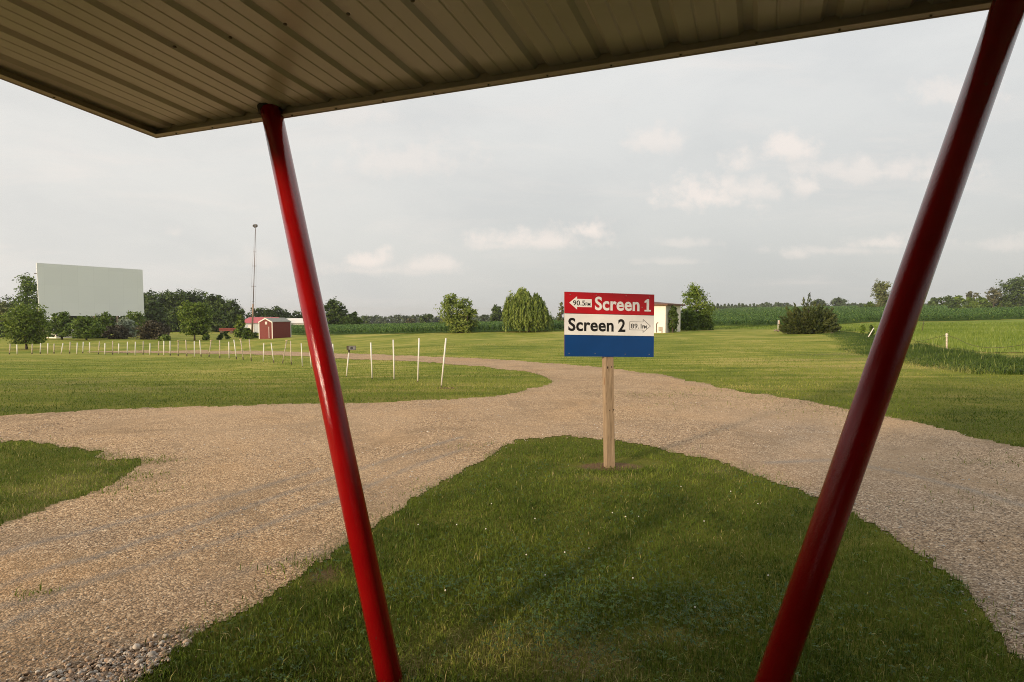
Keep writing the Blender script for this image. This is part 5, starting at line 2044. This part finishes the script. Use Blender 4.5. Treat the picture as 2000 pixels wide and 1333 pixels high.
for (dx, dz, i) in ((-1.9, 1.2, 0), (1.6, 1.3, 1), (-3.3, -.6, 2), (3.6, -.6, 3), (-1.2, -2.4, 4), (1.5, -2.4, 5)):
    c = P(499.3 + dx, 440.5 - dz, Ym)
    mb = MB()
    mb.tube([c, c + np.array([.0, -.22, -.10])], [.06, .13], 10)
    mb.build('floodlight', M_RUST, mast, True)
mb = MB()
for dz in (-.6, 1.2, -2.4):
    mb.tube([P(495.6, 440.5 - dz, Ym), P(503.2, 440.5 - dz, Ym)], .02, 5)
mb.tube([mtop, P(499.4, 438, Ym)], .03, 6)
mb.build('lamp_frame', M_MASTS, mast)

# aerial and stick by the shed roof
ag = P(517, 623, 86)
aer = empty('roof_aerial', ag, 'small horizontal aerial standing on the gable of the red shed', 'aerial')
mb = MB()
mb.tube([P(517, 625.5, 86), P(516.5, 619.6, 86)], .025, 6)
mb.tube([P(507, 619.5, 86), P(527, 620, 86)], .016, 5)
for x in (508, 512, 521, 525):
    mb.tube([P(x, 619.7, 85.7), P(x, 619.7, 86.3)], .012, 4)
mb.build('antenna_rods', M_OP, aer)

# ------------------------------------------------------------------ rubble by the cedar, fence posts and cable on the right
M_CONC = principled('broken_concrete', color=(0.40, 0.33, 0.28), rough=.9, var=.35, vscale=4, bump=.6, bscale=12, bdist=.05)
rb = G(1534, 649)
rub = empty('rubble_pile', rb, 'heap of pale broken concrete and driftwood left of the cedar', 'rubble')
pxr = rb[1] / FPX
random.seed(11)
for (px, py, s) in [(1530, 646, 2.2), (1536, 645, 3), (1541, 647, 2.6), (1547, 646, 3), (1533, 641, 2.8), (1538, 638, 2.6), (1543, 641, 3.2), (1549, 640, 2.8), (1540, 633, 2.8), (1546, 634, 2.6),
                    (1552, 645, 2.4), (1528, 648, 1.8), (1536, 649, 2)]:
    c = P(px, py, rb[1] + random.uniform(-.3, .3))
    mb = MB()
    mb.sphere(c, s * pxr, 7, 5, (random.uniform(.9, 1.6), 1, random.uniform(.45, .9)))
    for i, v in enumerate(mb.v):
        f = 1 + random.uniform(-.22, .22)
        mb.v[i] = tuple(c[k] + (v[k] - c[k]) * f for k in range(3))
    mb.build('boulder', M_CONC, rub)
mb = MB()
mb.tube([P(1512, 647.5, rb[1]), P(1515, 645, rb[1]), P(1520, 647.5, rb[1]), P(1524, 642, rb[1]), P(1526, 635, rb[1])], [.06, .09, .10, .09, .05], 7)
mb.build('driftwood', M_BARKL, rub, True)

FP = [  # name, base, top, radius px, material, label
    ('fence_post', (1519.5, 644), (1520, 626), .8, M_WP, 'thin pale post at the left end of the rubble heap'),
    ('wooden_stake', (1523, 640), (1522, 626), 1.3, M_MASTW, 'short brown wooden stake behind the rubble heap'),
    ('fence_post', (1640, 648), (1635.5, 636), .9, M_WP, 'short leaning white stake right of the cedar'),
    ('fence_post', (1694.5, 661), (1706.5, 641), 1.0, M_WP, 'white stake leaning far right beside the small dark bush'),
    ('wooden_fence_post', (1849, 692), (1849, 651), 1.6, M_OP, 'upright weathered fence post carrying the slack cable over the tall grass'),
    ('steel_stake', (1800.5, 648), (1805, 626), .6, M_RUST, 'thin dark steel stake just right of the right red post')]
for (nm, b0, t0, rp, mt, lab) in FP:
    g = G(*b0)
    t1 = P(t0[0], t0[1], g[1])
    e = empty(nm, g, lab, 'post')
    r = rp * g[1] / FPX
    mb = MB()
    a, b = Vector(g), Vector(t1)
    mb.tube([a - (b - a) * .1, b], [r, r * .92], 8)
    mb.build('shaft', mt, e, True)
    if nm == 'wooden_fence_post':
        for (py, f) in ((653.5, 1.35), (657, 1.3)):
            mb = MB()
            c = P(1849, py, g[1])
            mb.tube([c - np.array([0, 0, .02]), c + np.array([0, 0, .02])], r * f, 8)
            mb.build('insulator', M_WP, e, True)
        gp = g
cab = MB()
pts = [P(x, y, Y) for (x, y, Y) in ((1790, 668, gp[1] + 6), (1815, 663, gp[1] + 3), (1835, 658, gp[1] + 1), (1849, 654.5, gp[1]), (1872, 663, gp[1] - .7), (1890, 672, gp[1] - 1.2), (1910, 677.5, gp[1] - 1.8),
                                    (1935, 680, gp[1] - 2.5), (1960, 679, gp[1] - 3.1), (1985, 676, gp[1] - 3.7), (2010, 672, gp[1] - 4.2), (2060, 664, gp[1] - 5))]
cab.tube(pts, .007, 5)
tag(cab.build('fence_cable', M_RUST), 'slack grey cable sagging over the tall grass bank on the right', 'cable')
tree('shrub', 1684, 656, 636, 12, None, 'dome', 'green', 'small loose green bush on the right lawn edge', 'shrub', n=500, lumps=8, trunk=.0)
tree('juniper_bush', 1701, 659, 634, 12, None, 'oval', 'oak', 'small dark upright bush behind the leaning white stake', 'shrub', n=700, lumps=8, trunk=.0)
rk = G(1625, 652)
mb = MB()
mb.sphere((rk[0], rk[1], rk[2] + .03), 3.6 * rk[1] / FPX, 9, 5, (1.2, .8, .3))
random.seed(5)
for i, v in enumerate(mb.v):
    mb.v[i] = tuple(rk[k] + (v[k] - rk[k]) * (1 + random.uniform(-.15, .15)) for k in range(3))
tag(mb.build('rock', M_CONC), 'flat tan rock lying on the lawn right of the cedar', 'rock')

# ------------------------------------------------------------------ haze
m = bpy.data.materials.new('haze_air')
m.use_nodes = True
t = NT(m.node_tree)
o_ = t.n('ShaderNodeOutputMaterial')
pv = t.n('ShaderNodeVolumePrincipled')
pv.inputs['Color'].default_value = (0.86, 0.88, 0.90, 1)
pv.inputs['Density'].default_value = 0.00020
pv.inputs['Anisotropy'].default_value = 0.2
t.l(pv.outputs[0], o_.inputs['Volume'])
mb = MB()
mb.box((0, 1900, -15), (9000, 4500, 90))
tag(mb.build('haze', m), 'thin summer haze in the air over the fields', kind='stuff')
